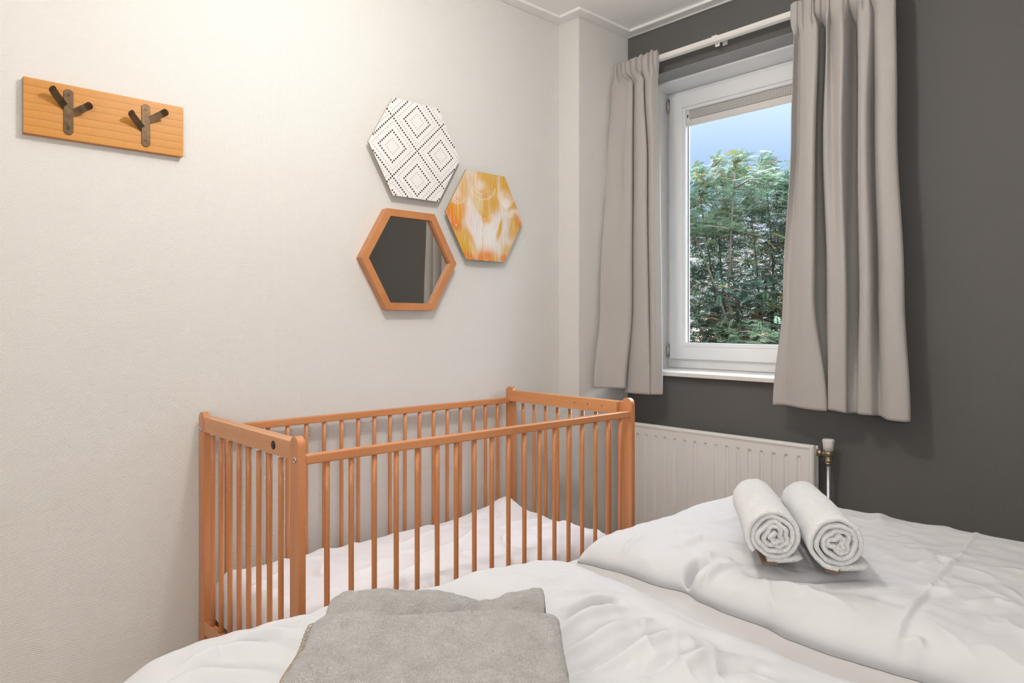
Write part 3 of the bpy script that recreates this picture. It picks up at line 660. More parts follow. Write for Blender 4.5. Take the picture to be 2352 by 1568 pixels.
# ------------------------------------------------------------------ rolled white towels
def roll(a, b, ra, rb, seed, turns, label, tail):
    a, b = Vector(a), Vector(b); ax = (b - a); Ln = ax.length; ax.normalize()
    sd = ax.cross(Vector((0, 0, 1))).normalized(); up = sd.cross(ax).normalized()
    root = empty('rolled_towel', (a.x, a.y, a.z - ra), label, 'towel', 'white bath towels rolled up on the far duvet')
    # spiral centre line, outer half smooth, inner half crumpled
    n = 560; th = .0060
    cl = []
    for k in range(n + 1):
        t = k / n; ang = t * turns * 2 * PI; rr = .10 + .90 * t
        wob = (1 - t) ** 1.0 * .20 * nz(math.cos(ang) * 1.5 + seed, math.sin(ang) * 1.5, t * 6 + seed) + (1 - t) * .05 * math.sin(ang * 3.0 + seed)
        r = max(.05, rr + wob * 1.0)
        cl.append((r * math.cos(ang + seed), r * math.sin(ang + seed)))
    R0 = 1 - th / ra
    def prof(k, q):   # q -1 inner .. 1 outer
        x, y = cl[k]; x2, y2 = cl[min(k + 1, n)]; x1, y1 = cl[max(k - 1, 0)]
        tx, ty = x2 - x1, y2 - y1; l = math.hypot(tx, ty) or 1
        nx_, ny_ = ty / l, -tx / l
        return x * R0 + nx_ * q * th / ra * .98, y * R0 + ny_ * q * th / ra * .98
    ns = 26
    bm = bmesh.new(); rings = []
    cs = [(-1, .0), (-.75, .7), (0, 1), (.75, .7), (1, 0)]
    for s in range(ns + 1):
        f = s / ns
        row_o = []; row_i = []
        for k in range(n + 1):
            R = ra + (rb - ra) * f
            endp = .0035 * nz(k * .05, seed, 3) + .004 * nz(k * .013, seed + 5)
            d = Ln * f + (endp if s == 0 else 0) - (endp if s == ns else 0)
            for q, row in ((1, row_o), (-1, row_i)):
                # the lip of each layer is rounded
                qq = q * (.45 if s in (0, ns) else (1.0 if s not in (1, ns - 1) else .97))
                dd = d + (.0035 if s == 1 else 0) * 0
                if s == 1: dd = .004 + endp
                if s == ns - 1: dd = Ln - .004 - endp
                x, y = prof(k, qq)
                y *= .93 if y < 0 else .97
                lump = 1 + .02 * nz(math.atan2(y, x) * 2, f * 6, seed) + (.022 * nz(math.atan2(y, x) * 3 + f * 5, f * 14, seed + 2) + .012 * nz(math.atan2(y, x) * 9, f * 40, seed)) * (k / n) ** 2
                p = a + ax * dd + (sd * x * .96 + up * y) * R * lump + Vector((0, 0, .004 * math.sin(f * PI)))
                row.append(bm.verts.new(p))
        rings.append((row_o, row_i))
    for (o0, i0), (o1, i1) in zip(rings, rings[1:]):
        for k in range(n):
            bm.faces.new((o0[k], o0[k + 1], o1[k + 1], o1[k])); bm.faces.new((i0[k + 1], i0[k], i1[k], i1[k + 1]))
    for (o0, i0) in (rings[0], rings[-1]):
        for k in range(n): bm.faces.new((o0[k], i0[k], i0[k + 1], o0[k + 1]))
    for kk in (0, n):
        for (o0, i0), (o1, i1) in zip(rings, rings[1:]): bm.faces.new((o0[kk], o1[kk], i1[kk], i0[kk]))
    bmesh.ops.recalc_face_normals(bm, faces=bm.faces[:])
    link('towel_roll', bm, M['terry_white'], root, True)
    # tail end of the towel and its woven band lying under the roll
    bm = bmesh.new()
    o_ = sd * tail
    def TP(i, j, z=0):
        s = i / 30; q = j / 8
        p = a + ax * (.006 + s * (Ln - .012)) + sd * (-.026 * tail / abs(tail) * 0 + (q * 1.25 - .25) * tail)
        zz = a.z - ra * .93 + .001 + .010 * (q if q < 1 else 1) ** 2
        return Vector((p.x, p.y, zz + z))
    top = [[bm.verts.new(TP(i, j, .011 - .0035 * (j == 8))) for j in range(9)] for i in range(31)]
    bot = [[bm.verts.new(TP(i, j, .0 + .0035 * (j == 8))) for j in range(9)] for i in range(31)]
    for i in range(30):
        for j in range(8):
            bm.faces.new((top[i][j], top[i + 1][j], top[i + 1][j + 1], top[i][j + 1])); bm.faces.new((bot[i][j + 1], bot[i + 1][j + 1], bot[i + 1][j], bot[i][j]))
    for i in range(30): bm.faces.new((top[i][8], top[i + 1][8], bot[i + 1][8], bot[i][8])); bm.faces.new((top[i][0], bot[i][0], bot[i + 1][0], top[i + 1][0]))
    for i in (0, 30):
        for j in range(8): bm.faces.new((top[i][j], top[i][j + 1], bot[i][j + 1], bot[i][j]))
    bmesh.ops.recalc_face_normals(bm, faces=bm.faces[:])
    link('towel_end', bm, M['terry_white'], root, True)
    bm = bmesh.new()
    for s in (0, 1):
        p = a + ax * (.001 if s == 0 else Ln - .001) + sd * (-.022 * tail / abs(tail))
        q = p + sd * (.03 * tail / abs(tail))
    p0 = a + ax * .0005 + sd * (-.006); p0.z = a.z - ra * .93 + .001
    for k in range(6):
        c = p0 + sd * (k * .0055 - .018); tube(bm, [(c.x, c.y, c.z), tuple(c + ax * (Ln - .01))], .0032, 6)
    link('woven_band', bm, M['band'], root)['label'] = 'brown woven band'
roll((1.556, .788, .703), (1.868, 1.008, .700), .0685, .062, 1.3, 4.4, 'rolled white towel nearer the crib, left of the two rolls', .062)
roll((1.616, .668, .701), (1.943, .902, .700), .0685, .063, 4.1, 4.1, 'rolled white towel nearer the dark wall, right of the two rolls', .068)

# ------------------------------------------------------------------ folded grey towels
def folded(p0, p1, depth, zt_, th, seed, label, prof_top, left_lean, layers):
    p0, p1 = Vector(p0), Vector(p1); ux = (p1 - p0); W_ = ux.length; ux.normalize(); vx = Vector((ux.y, -ux.x))   # towards the camera
    if vx.dot(Vector((-1, -1))) < 0: vx = -vx
    root = empty('folded_towel', (p0.x, p0.y, zt_ - th), label, 'towel', 'grey bath towels folded on the near duvet')
    bm = bmesh.new(); nu, nr = 300, 24; nv = 230
    # closed cross-section along the depth: rounded far fold, flat top and bottom
    def sect(t):
        # t 0..1 : bottom near edge -> far fold -> top near edge
        r = th / 2
        flat = depth - r; L_ = flat + PI * r + flat; s = t * L_
        if s < flat: return flat - s, -r
        if s < flat + PI * r:
            a = (s - flat) / r; return -math.sin(a) * r * .9, -math.cos(a) * r
        return s - flat - PI * r, r
    ts = [0] + [i / 9 * .47 for i in range(1, 9)] + [.47 * (depth - th / 2) * 2 / (2 * (depth - th / 2) + PI * th / 2) / .47 * 0 + q for q in ()]
    r = th / 2; flat = depth - r; L_ = 2 * flat + PI * r; tA = flat / L_; tB = (flat + PI * r) / L_
    ts = [tA * i / 10 for i in range(10)] + [tA + (tB - tA) * i / 40 for i in range(40)] + [tB + (1 - tB) * i / 260 for i in range(261)]
    V = []
    for i in range(nu):
        u = i / (nu - 1); col = []
        e = min(u, 1 - u) * W_
        eh = math.sqrt(max(0, 1 - (1 - min(1, e / (th * .42))) ** 2)) * .5 + .5
        for t in ts:
            d, h = sect(t)
            topk = sstep(-th * .4, th * .5, h)
            hh = h * eh
            z = zt_ - th / 2 + hh + topk * prof_top(u, d)
            pu = u * W_ + left_lean * d * (1 - u) + .006 * nz(d * 14, seed, u * 2) * (1 - u)
            fz = .0016 * nz(u * W_ * 90, d * 90, seed + h * 60) + .0010 * nz(u * W_ * 240, d * 240, seed + h * 150)
            big = .007 * nz(u * 3.2, d * 8, seed) + .006 * nz(u * 7, d * 17, seed + 3) + .003 * nz(u * 15, d * 38, seed + 6)
            z += topk * big + fz * (1 if h > 0 else .3)
            dd = d + (.004 * nz(u * 12, seed) if h > -th * .45 else 0) - fz * (1 - abs(h) / (th / 2) + .15)
            q = p0 + ux * (pu + fz * .5) + vx * dd
            col.append(bm.verts.new((q.x, q.y, z)))
        V.append(col)
    nt_ = len(ts)
    for i in range(nu - 1):
        for j in range(nt_ - 1): bm.faces.new((V[i][j], V[i + 1][j], V[i + 1][j + 1], V[i][j + 1])).smooth = True
    for i in (0, nu - 1):   # side caps joining bottom and top
        m_ = nt_ // 2
        bm.faces.new([V[i][j] for j in range(nt_)])
    for i in range(nu - 1): bm.faces.new((V[i][0], V[i][-1], V[i + 1][-1], V[i + 1][0]))
    bmesh.ops.recalc_face_normals(bm, faces=bm.faces[:])
    body = link('towel_body', bm, M['terry_grey'], root, True)
    # overlocked stitches along the left edge
    bm = bmesh.new(); d = .004
    while d < depth - .01:
        z = zt_ - .004 + prof_top(0, d) + .006 * nz(0, d * 8, seed)
        q = p0 + ux * (left_lean * d + .0005 + .006 * nz(d * 14, seed, 0)) + vx * d
        a_ = Vector((q.x, q.y, z - .007)); b_ = a_ + Vector((ux.x * .009, ux.y * .009, .0085))
        tube(bm, [a_ - Vector((ux.x, ux.y, 0)) * .001, (a_ + b_) / 2 - Vector((ux.x, ux.y, 0)) * .0022 + Vector((0, 0, .0018)), b_], .0011, 6)
        d += .0085
    link('edge_stitching', bm, M['stitch'], root)['label'] = 'tan stitched edge'
def pb(u, d):
    return .006 * math.exp(-((u - .33) / .2) ** 2) - .020 * sstep(.0, 1, 1 - abs(u - .68) / .16) * (1 - sstep(.0, .3, d)) * .8 + .004 * sstep(.8, 1, u) - .012 * (1 - sstep(0, .1, u)) - .034 * sstep(0.01, .15, d)
def pf(u, d):
    return .009 * math.exp(-(d / .035) ** 2) + .004 * math.sin(u * PI) + .002 * math.cos(u * 9) - .010 * (1 - sstep(0, .07, u)) + .004 * sstep(.9, 1, u) * 1.0
folded((.650, 1.213), (.949, .940), .172, .691, .038, 2, 'grey terry towel lying just behind the nearer grey towel', pb, .10, 2)
folded((.523, 1.047), (.822, .778), .42, .724, .070, 6, 'grey terry towel folded at the very front of the picture', pf, .03, 2)

# ------------------------------------------------------------------ coat rack
rack = empty('coat_rack', (.566, 2.487, 1.754), 'honey wooden wall board with two bronze coat hooks on the white wall', 'coat rack')
bm = box(bmesh.new(), .3445, .7885, 2.475, 2.4995, 1.754, 1.919, .0012, 1)
for f in bm.faces:
    if abs(f.normal.x) > .9: f.material_index = 1
link('board', bm, [M['board'], M['board_end']], rack)
def strip(bm, pts, wdir, hw, th, n=14):
    """flat metal strip through pts (list of Vector), half width hw, rounded end"""
    n = 60
    pts = [Vector(p) for p in pts]
    # resample
    P_ = [catmull([tuple(q) for q in pts], k / n * (len(pts) - 1)) for k in range(n + 1)]
    P_ = [Vector(q) for q in P_]; tot = sum((b - a).length for a, b in zip(P_, P_[1:])); s = 0
    A = []
    for k, p in enumerate(P_):
        if k: s += (P_[k] - P_[k - 1]).length
        rem = tot - s; hwk = hw if rem > hw else math.sqrt(max(0, hw * hw - (hw - rem) ** 2)) + .0004
        t = (P_[min(k + 1, n)] - P_[max(k - 1, 0)]).normalized(); wd = (wdir - t * wdir.dot(t)).normalized(); nn = t.cross(wd).normalized()
        A.append([bm.verts.new(p + wd * hwk + nn * th / 2), bm.verts.new(p - wd * hwk + nn * th / 2), bm.verts.new(p - wd * hwk - nn * th / 2), bm.verts.new(p + wd * hwk - nn * th / 2)])
    for a, b in zip(A, A[1:]):
        for k in range(4): bm.faces.new((a[k], a[(k + 1) % 4], b[(k + 1) % 4], b[k]))
    bm.faces.new(A[0][::-1]); bm.faces.new(A[-1])
    bmesh.ops.recalc_face_normals(bm, faces=bm.faces[:])
def hook(cx, lt, rt):
    """lt, rt: (root, tip) of the two arms as x, z offsets from the plate axis"""
    yf = 2.4715; hw = .0127
    poly = []
    for k in range(17): a = k / 16 * PI; poly.append((cx + hw * math.cos(a), 1.905 - .010 + .010 * math.sin(a)))
    for k in range(17): a = PI + k / 16 * PI; poly.append((cx + hw * math.cos(a), 1.768 + .0127 + .0127 * math.sin(a)))
    bm = prism(bmesh.new(), poly, 'y', yf, 2.4748, bev=.0006)
    h = empty('hook', (0, 0, 0)); h.parent = rack; h.location = (0, 0, 0)
    pl = link('back_plate', bm, M['bronze'], h)
    for (ra_, ta_) in (lt, rt):      # two arms bent out of the plate, tips curled forward
        bm = bmesh.new()
        A = Vector((ra_[0], 0, ra_[1])); B = Vector((ta_[0], 0, ta_[1])); d = (B - A)
        y = [2.4740, 2.4735, 2.466, 2.457, 2.449, 2.434]; f = [-.15, .0, .28, .56, .78, 1.0]
        pts = [Vector((A.x + d.x * q, yy, A.z + d.z * q)) for q, yy in zip(f, y)]
        wd = Vector((d.z, 0, -d.x)).normalized()
        strip(bm, pts, wd, .0108, .0022)
        link('arm', bm, M['bronze'], h)
    for z in (1.889, 1.788):
        bm = bmesh.new(); tube(bm, [(cx, yf + .0002, z), (cx, yf - .0008, z), (cx, yf - .0013, z)], [.0046, .0046, .0036], 18)
        tube(bm, [(cx, yf - .0012, z), (cx, yf - .0015, z)], .0017, 5, mi=1)
        link('screw', bm, [M['bronze'], M['bolt_black']], h)
    return h
hook(.458, ((.450, 1.850), (.407, 1.893)), ((.468, 1.835), (.512, 1.862)))
hook(.673, ((.664, 1.825), (.617, 1.864)), ((.682, 1.855), (.728, 1.886)))

# ------------------------------------------------------------------ hexagonal wall pieces
def hexpts(cx, cz, R): return [(cx + R * math.cos(k * PI / 3), cz + R * math.sin(k * PI / 3)) for k in range(6)]
def in_hex(x, z, R): 
    x, z = abs(x), abs(z); a = R * math.sqrt(3) / 2
    return z <= a and x * math.sqrt(3) / 2 + z / 2 <= a
# dotted panel
cx, cz, R_ = 1.7235, 1.927, .2335
hp = empty('hexagonal_wall_panel', (cx, 2.4755, cz - .2), 'white hexagonal wall panel with black dotted diamond pattern, topmost of the three', 'wall panel')
bm = prism(bmesh.new(), hexpts(cx, cz, R_), 'y', 2.465, 2.471, bev=.0006)
for f in bm.faces:
    if abs(f.normal.y) < .5: f.material_index = 1
dots = set()
bmf = bm
def dot(x, z, r):
    if in_hex(x, z, R_ - r * .6):
        c = bmf.verts.new((cx + x, 2.4646, cz + z)); rg = [bmf.verts.new((cx + x + r * math.cos(a * PI / 6), 2.4646, cz + z + r * math.sin(a * PI / 6))) for a in range(12)]
        for k in range(12):
            f = bmf.faces.new((c, rg[k], rg[(k + 1) % 12])); f.material_index = 2
for ix in range(-3, 4):
    for iz in range(-3, 4):
        if (ix + iz) % 2 == 0: continue
        ccx, ccz = ix * .1235 + .0035, iz * .1235
        for dist, n, r in ((.066, 8, .0037), (.033, 4, .0017), (.099, 12, .0017), (.1235, 15, .0038)):
            for q in range(4):
                a0 = Vector((math.cos(q * PI / 2), math.sin(q * PI / 2))) * dist; a1 = Vector((math.cos((q + 1) * PI / 2), math.sin((q + 1) * PI / 2))) * dist
                if dist > .12 and q > 1: continue
                for k in range(n):
                    p = a0.lerp(a1, k / n); dot(ccx + p.x, ccz + p.y, r)
for f in bm.faces:
    if f.normal.y > .5 and f.material_index == 2: f.normal_flip()
link('panel', bm, [M['panel_white'], M['panel_edge'], M['black']], hp)
def backing(root, cx, cz, y0):
    bm = prism(bmesh.new(), hexpts(cx, cz, .12), 'y', y0, 2.4995)
    link('wall_spacer', bm, M['panel_edge'], root)
backing(hp, cx, cz, 2.4712)
# dandelion picture, colours laid into the face of a fine mesh
cx, cz = 2.110, 1.687
hd = empty('hexagonal_wall_panel', (cx, 2.4755, cz - .2), 'hexagonal wall panel printed with yellow and orange dandelion seeds, rightmost of the three', 'wall panel')
bm = prism(bmesh.new(), hexpts(cx, cz, R_), 'y', 2.4654, 2.471, bev=.0006)
link('panel', bm, M['panel_edge'], hd)
CRM, YEL, ORG, WHT = (.72, .68, .65), (.66, .36, .02), (.68, .17, .015), (.80, .78, .76)
blobs = [  # x, z, rx, rz, tilt, colour, strength
    (.0, -.06, .07, .11, 0, WHT, .9), (.055, -.03, .04, .12, -.2, WHT, .6), (-.09, .02, .02, .12, 0, (.82, .70, .68), .8),
    (.02, .17, .09, .06, 0, YEL, .8), (-.03, .13, .035, .035, 0, WHT, .9), (-.06, .17, .02, .05, .5, WHT, .5), (.06, .09, .035, .06, 0, YEL, .75), (-.005, .06, .014, .075, 0, YEL, .85), (.035, .06, .03, .05, -.3, YEL, .5),
    (-.05, .06, .03, .06, .4, (.80, .65, .25), .5), (.095, .10, .012, .12, .15, (.84, .74, .72), .8), (.15, .13, .04, .09, .35, YEL, .9), (.175, .14, .02, .10, .42, ORG, .7), (.12, .17, .03, .05, 0, YEL, .7),
    (.126, .075, .022, .022, 0, WHT, .9), (.16, .035, .06, .015, .2, (.84, .78, .76), .8), (.19, -.03, .035, .05, .2, YEL, .9), (.215, -.02, .015, .05, .5, ORG, .7), (.165, -.07, .03, .03, 0, YEL, .5), (.15, -.12, .025, .025, -.6, (.84, .76, .74), .7),
    (.14, -.16, .03, .05, -.4, YEL, .8), (.13, -.19, .04, .02, 0, ORG, .8), (-.19, .0, .045, .06, 0, YEL, .9), (-.205, -.02, .03, .05, -.4, ORG, .7), (-.16, .02, .025, .06, 0, YEL, .8), (-.17, .08, .025, .03, 0, WHT, .8), (-.13, .13, .03, .05, .4, YEL, .5),
    (-.145, -.11, .04, .05, .5, YEL, .95), (-.12, -.16, .035, .06, .5, YEL, .95), (-.10, -.20, .05, .025, 0, ORG, .85), (-.08, -.13, .014, .06, .45, YEL, .85), (-.06, -.17, .018, .06, .55, (.82, .62, .45), .6), (.0, -.195, .05, .035, 0, ORG, .9),
    (.06, -.19, .025, .03, 0, YEL, .5), (-.173, -.054, .025, .022, 0, ORG, .8), (.085, -.05, .008, .045, -.3, YEL, .9), (.005, -.005, .03, .02, 0, (.80, .42, .06), .8)]
fans = [(-.008, -.010, .13, -.80, .80, 17, (.66, .36, .05), 3.0), (-.173, -.054, .12, -.75, .75, 11, (.85, .22, .03), 3.2), (.126, .052, .09, -.9, .9, 15, (.88, .82, .74), 3.0),
        (.004, -.201, .08, -1.3, 1.3, 13, (.80, .30, .05), 4.0), (-.026, .105, .10, -1.0, 1.0, 9, (.75, .38, .06), 3.0), (-.165, .055, .07, -.9, .9, 7, (.80, .28, .05), 3.0)]
def art(x, z):
    c = [CRM[0], CRM[1], CRM[2]]
    wx = x + .006 * nz(x * 40, z * 12, 1); wz = z + .012 * nz(x * 30, z * 9, 5)
    def mixc(col, a):
        for q in range(3): c[q] += (col[q] - c[q]) * a
    mixc(YEL, .55 * max(0, nz(x * 34, z * 6, 2) + .15))
    for bx, bz, rx, rz, tl, col, st in blobs:
        if col in (YEL, ORG): rx *= 1.18; rz *= 1.12; st = min(1, st * 1.1)
        dx, dz = wx - bx, wz - bz; cs, sn = math.cos(tl), math.sin(tl)
        a, b = dx * cs - dz * sn * 0 + dz * sn, dz * cs - dx * sn
        e = (a / rx) ** 2 + (b / rz) ** 2
        if e < 4: mixc(col, st * math.exp(-e ** 2.0 * .7))
    for fx_, fz_, ln, a0, a1, n, col, sh in fans:
        dx, dz = x - fx_, z - fz_; r = math.hypot(dx, dz)
        if r > ln * 1.2 or r < .0005: continue
        bend = 1 + 1.2 * (r / ln)              # filaments curve upwards
        a = math.atan2(dx, dz) * bend ** .5
        if a0 * 1.4 < a < a1 * 1.4:
            k = (a - a0) / (a1 - a0) * n; d = abs(k - round(k)) * (a1 - a0) / n * r
            wd = .0011 + .0010 * (r / ln)
            mixc(col, .85 * math.exp(-(d / wd) ** 2) * (1 - sstep(.75 * ln, 1.15 * ln, r)))
        if r < ln * .22:                       # short bristles all round the seed
            a = math.atan2(dx, dz); k = a / (2 * PI) * 22; mixc(ORG if col[0] < .87 else WHT, .7 * (1 - r / (ln * .22)) * (.5 + .5 * math.cos(k * 2 * PI)))
        if r < .0035: mixc(WHT, .9)
    # arcs of the seed heads above and the thin stalk
    for ax_, az_, rr, lo, hi in ((-.02, .16, .075, -1.3, 1.3), (-.17, .10, .05, -1, 1.2), (.18, .12, .10, -2.0, -.2)):
        dx, dz = x - ax_, z - az_; r = math.hypot(dx, dz); a = math.atan2(dx, -dz)
        if lo < a < hi: mixc((.72, .36, .10), .55 * math.exp(-((r - rr) / .0014) ** 2)); mixc((.86, .76, .74), .35 * math.exp(-((r - rr - .006) / .004) ** 2))
    sx = -.010 + .010 * (z + .01) * 5 * 0 - .012 * sstep(-.01, -.11, z) * 0
    if z < -.012:
        sx = -.009 - .010 * math.sin(min(1, (-.01 - z) / .19) * PI) ; wd = .0013 + .0012 * sstep(-.08, -.1, z)
        mixc((.78, .46, .08), (.75 if z > -.04 or z < -.08 else .35) * math.exp(-((x - sx) / wd) ** 2))
    s_ = nz(x * 120, z * 14, 8)   # fine upright streaks
    mixc(WHT if s_ > 0 else YEL, min(.28, abs(s_) * .42))
    return c
n = 230; step = 2 * R_ / n
bm = bmesh.new(); rows = []
hgt = R_ * math.sqrt(3) / 2
for j in range(n + 1):
    z = -hgt + .0006 + (2 * hgt - .0012) * j / n; half = R_ - abs(z) / math.sqrt(3) - .0006
    rows.append([bm.verts.new((cx - half + 2 * half * i / n, 2.4652, cz + z)) for i in range(n + 1)])
for a, b in zip(rows, rows[1:]):
    for i in range(n): bm.faces.new((a[i], a[i + 1], b[i + 1], b[i]))
m = M['art'] = mat('dandelion_print', (.8, .7, .5), .45)
at_ = N(m, 'ShaderNodeAttribute'); at_.attribute_name = 'print'; L(m, at_.outputs['Color'], m.node_tree.nodes['Principled BSDF'].inputs['Base Color'])
po = link('printed_picture', bm, m, hd)
ca = po.data.color_attributes.new('print', 'FLOAT_COLOR', 'POINT')
for v in po.data.vertices:
    ca.data[v.index].color = (*art(v.co.x + hd.location.x - cx, v.co.z + hd.location.z - cz), 1)
backing(hd, cx, cz, 2.4712)
# framed mirror
cx, cz, R_ = 1.6955, 1.461, .2395
hm = empty('hexagonal_mirror', (cx, 2.478, cz - .2), 'dark hexagonal mirror in a thick orange wooden frame below the dotted panel', 'mirror')
bm = bmesh.new()
po_ = hexpts(cx, cz, R_); pi_ = hexpts(cx, cz, .2055); pg_ = hexpts(cx, cz, .2015)
for k in range(6):
    k2 = (k + 1) % 6
    def q3(a, b, c_, d_): bm.faces.new([bm.verts.new(v) for v in (a, b, c_, d_)])
    A, B, Ai, Bi = po_[k], po_[k2], pi_[k], pi_[k2]
    y0, y1 = 2.4605, 2.4995
    e = .0012
    q3((A[0], y0, A[1]), (B[0], y0, B[1]), (Bi[0], y0, Bi[1]), (Ai[0], y0, Ai[1]))
    q3((A[0], y1, A[1]), (B[0], y1, B[1]), (B[0], y0, B[1]), (A[0], y0, A[1]))
    q3((Ai[0], y0, Ai[1]), (Bi[0], y0, Bi[1]), (Bi[0], 2.4845, Bi[1]), (Ai[0], 2.4845, Ai[1]))
    q3((A[0], y1, A[1]), (Ai[0], y1, Ai[1]), (Bi[0], y1, Bi[1]), (B[0], y1, B[1]))
bmesh.ops.remove_doubles(bm, verts=bm.verts[:], dist=1e-5)
bmesh.ops.recalc_face_normals(bm, faces=bm.faces[:])
link('frame', bm, M['frame_wood'], hm)
bm = prism(bmesh.new(), hexpts(cx, cz, .2050), 'y', 2.4765, 2.483)
link('mirror_glass', bm, M['mirror'], hm)

# ------------------------------------------------------------------ outside: ground, brick house, feathery tree
m = M['paving'] = mat('pale_paving', (.15, .15, .13), .9)
struct('ground', box(bmesh.new(), 4.5, 60, -30, 60, -3.3, -3.2), m)
m = M['leaf'] = mat('leaf_green', (.12, .22, .08), .55, spec=.4)
b = m.node_tree.nodes['Principled BSDF']
at_ = N(m, 'ShaderNodeAttribute'); at_.attribute_name = 'leafcol'
L(m, at_.outputs['Color'], b.inputs['Base Color'])
tr = N(m, 'ShaderNodeBsdfTranslucent'); L(m, at_.outputs['Color'], tr.inputs['Color']); mxs = N(m, 'ShaderNodeMixShader'); mxs.inputs[0].default_value = .35
out = m.node_tree.nodes['Material Output']; L(m, b.outputs[0], mxs.inputs[1]); L(m, tr.outputs[0], mxs.inputs[2]); L(m, mxs.outputs[0], out.inputs[0])
M['bark'] = mat('bark', (.10, .08, .06), .9)
def at_px(u, v, D):
    s = (u - 1176) / FOC; wv_ = (741.1 - v) / FOC
    return Vector(((F[0] + s * RT[0]) * D, (F[1] + s * RT[1]) * D, 1.2 + wv_ * D))
tree = empty('tree', at_px(1720, 741, 9.3) + Vector((0, 0, -4.4)), 'feathery green tree with yellow and brown leaf tips outside the window', 'tree')
base = at_px(1720, 741, 9.3); base.z = -3.2
rg = random.Random(5)
tips = []   # branch polylines
fork = base + Vector((0, 0, 2.4))
tb = bmesh.new(); tube(tb, [base, base + Vector((.05, .02, 1.2)), fork], [.17, .14, .12], 12)
heads = [(1600, 372), (1643, 348), (1690, 338), (1755, 350), (1800, 395), (1850, 380), (1900, 420), (1560, 430), (1500, 500), (1440, 560), (1950, 500), (2000, 600), (1420, 700), (1720, 420), (1660, 460)]
brs = []
for u, v in heads:
    D = 9.3 + rg.uniform(-1.0, 1.1); e = at_px(u, v + 25, D)
    mid = fork.lerp(e, .5) + Vector((rg.uniform(-.2, .2), rg.uniform(-.2, .2), .1))
    pl = [Vector(catmull([tuple(fork), tuple(mid), tuple(e)], k / 8 * 2)) for k in range(9)]
    tube(tb, pl, [.040 * (1 - k / 9) ** 1.6 + .004 for k in range(9)], 8); brs.append(pl)
for k in range(90):   # side branches
    pl = rg.choice(brs[:15]); a = pl[rg.randint(2, 7)]
    d = Vector((rg.uniform(-1, 1), rg.uniform(-1, 1), rg.uniform(-.45, .15))) * rg.uniform(.4, .9)
    q = [a, a + d * .5 + Vector((0, 0, .06)), a + d]
    tube(tb, q, [.014, .010, .004], 6); brs.append([Vector(catmull([tuple(t) for t in q], i / 6 * 2)) for i in range(7)])
link('trunk', tb, M['bark'], tree)
lv = bmesh.new(); cols = []
def leaf(p, d, ln, col):
    """compound leaf: a drooping rachis with paired narrow leaflets"""
    d = d.normalized(); side = d.cross(Vector((rg.uniform(-.4, .4), rg.uniform(-.4, .4), 1))).normalized(); nrm = side.cross(d).normalized()
    n_ = 8
    for k in range(n_ + 1):
        f = k / n_; c_ = p + d * ln * f - Vector((0, 0, 1)) * ln * .35 * f * f
        sc = ln * .30 * (1 - .45 * f)
        for sg in ((-1, 1) if k < n_ else (0,)):
            o_ = (side * sg + d * .75).normalized() if sg else d
            t_ = c_ + o_ * sc - Vector((0, 0, 1)) * sc * rg.uniform(0, .3); wv2 = o_.cross(nrm).normalized() * sc * .19
            m_ = (c_ + t_) / 2
            q = [lv.verts.new(c_), lv.verts.new(m_ + wv2), lv.verts.new(t_), lv.verts.new(m_ - wv2)]
            lv.faces.new(q); cols.append(col)
def leafcol(p):
    g = noise.noise(p * 1.5 + Vector((3, 1, 7))); y = noise.noise(p * 2.1 + Vector((9, 5, 2))) + .22 * (p.z - 1.7) / 1.5; rnd = rg.random()
    if y > .42 - .1 * rnd and rnd < .35: c_ = (.13, .11, .022)
    elif noise.noise(p * 2.7 + Vector((1, 8, 4))) > .26 and rnd < .35: c_ = (.115, .068, .036)
    else:
        t_ = max(0, min(1, .5 + g * 1.2)); a_, b_ = (.038, .078, .053), (.078, .118, .064)
        c_ = tuple(a_[i] + (b_[i] - a_[i]) * t_ for i in range(3))
    k_ = rg.uniform(.8, 1.3); return tuple(q * k_ for q in c_)
wind = Vector((RT[0], RT[1], 0)) * .9
for pl in brs:
    for k, p in enumerate(pl):
        f = k / (len(pl) - 1)
        if f < .3: continue
        for _ in range(30 if len(pl) == 9 else 12):
            sp_ = .26 * (1.0 - f * .78)
            q = p + Vector((rg.gauss(0, sp_), rg.gauss(0, sp_), rg.gauss(0, sp_ * .8)))
            d = Vector((rg.uniform(-1, 1), rg.uniform(-1, 1), rg.uniform(-.2, .9))) + wind
            leaf(q, d, rg.uniform(.12, .21), leafcol(q))
for (u_, v_) in heads[:7] + heads[13:]:
    D_ = 9.3
    for _ in range(150):
        f_ = rg.random() ** .7; q = at_px(u_ + rg.gauss(0, 3 + 22 * f_), v_ + 8 + 75 * f_, D_ + rg.uniform(-.3, .3))
        leaf(q, Vector((rg.uniform(-.6, .6), rg.uniform(-.6, .6), rg.uniform(.2, 1.2))) + wind * .8, rg.uniform(.09, .15), leafcol(q))
SKYL = [(1380, 520), (1500, 450), (1560, 425), (1600, 378), (1618, 400), (1628, 395), (1643, 352), (1658, 392), (1672, 375), (1690, 340), (1712, 368), (1728, 385), (1755, 350), (1775, 380), (1800, 392), (1830, 385), (1880, 400), (1950, 470), (2080, 620)]
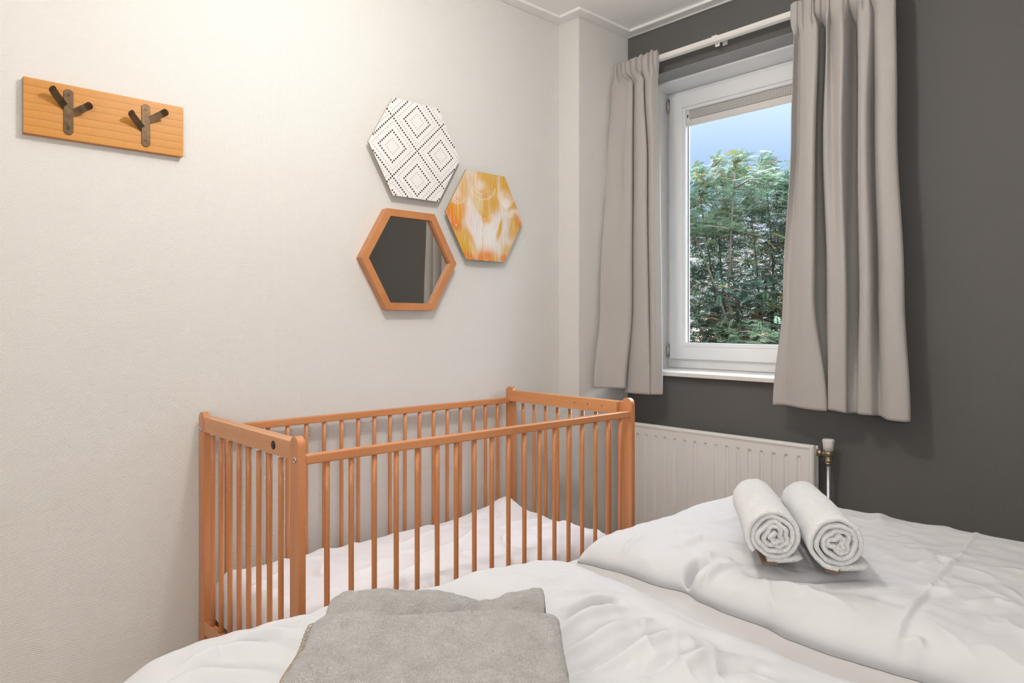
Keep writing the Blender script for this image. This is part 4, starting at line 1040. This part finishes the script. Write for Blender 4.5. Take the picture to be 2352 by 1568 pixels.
for _ in range(9500):   # bulk of the crown
    u = rg.uniform(1390, 2060); top_ = lerpt(SKYL, u); v = top_ + 12 + (860 - top_) * rg.random() ** 1.15
    q = at_px(u, v, 9.4 + rg.uniform(-.7, 1.3))
    n1 = noise.noise(q * 1.6 + Vector((4, 4, 4)))
    if 570 < v < 740 and u < 1720 and n1 < -.08 and rg.random() < .95: continue
    d = Vector((rg.uniform(-1, 1), rg.uniform(-1, 1), rg.uniform(-.3, .7))) + wind
    leaf(q, d, rg.uniform(.11, .19), leafcol(q))
for _ in range(5200):   # leaves on the far side of the crown
    u = rg.uniform(1340, 2120); top_ = lerpt(SKYL, u); v = top_ + 40 + (880 - top_) * rg.random()
    q = at_px(u, v, 11 + rg.uniform(-.5, .8))
    if 570 < v < 740 and u < 1720 and noise.noise(q * 1.4 + Vector((4, 4, 4))) < .05: continue
    leaf(q, Vector((rg.uniform(-1, 1), rg.uniform(-1, 1), rg.uniform(-.3, .7))) + wind, rg.uniform(.2, .3), leafcol(q))
fo = link('foliage', lv, M['leaf'], tree)
ca = fo.data.color_attributes.new('leafcol', 'FLOAT_COLOR', 'CORNER')
for p, c_ in zip(fo.data.polygons, cols):
    for li in p.loop_indices: ca.data[li].color = (*c_, 1)
# brick house glimpsed low behind the tree
m = M['brick'] = mat('pink_brick', (.5, .3, .25), .85)
bt = N(m, 'ShaderNodeTexBrick'); bt.inputs['Scale'].default_value = 4; bt.inputs['Color1'].default_value = (.50, .27, .22, 1); bt.inputs['Color2'].default_value = (.60, .36, .30, 1); bt.inputs['Mortar'].default_value = (.6, .55, .5, 1)
L(m, mapping(m, coords(m), (1, 1, 1), (PI / 2, 0, 0)), bt.inputs['Vector']); L(m, bt.outputs['Color'], m.node_tree.nodes['Principled BSDF'].inputs['Base Color'])
M['tiles'] = mat('roof_tiles', (.30, .16, .12), .8)
hc = at_px(1500, 741, 30)
house = empty('house', (hc.x, hc.y, -3.2), 'pinkish brick house glimpsed low behind the tree', 'house')
link('walls', box(bmesh.new(), hc.x - 3, hc.x + 3, hc.y - 4.2, hc.y + 5, -3.2, .55), M['brick'], house)
bm = prism(bmesh.new(), [(hc.x - 3.2, .55), (hc.x + 3.2, .55), (hc.x + .6, 1.0), (hc.x - .6, 1.0)], 'y', hc.y - 4.3, hc.y + 5.1); link('roof', bm, M['tiles'], house)
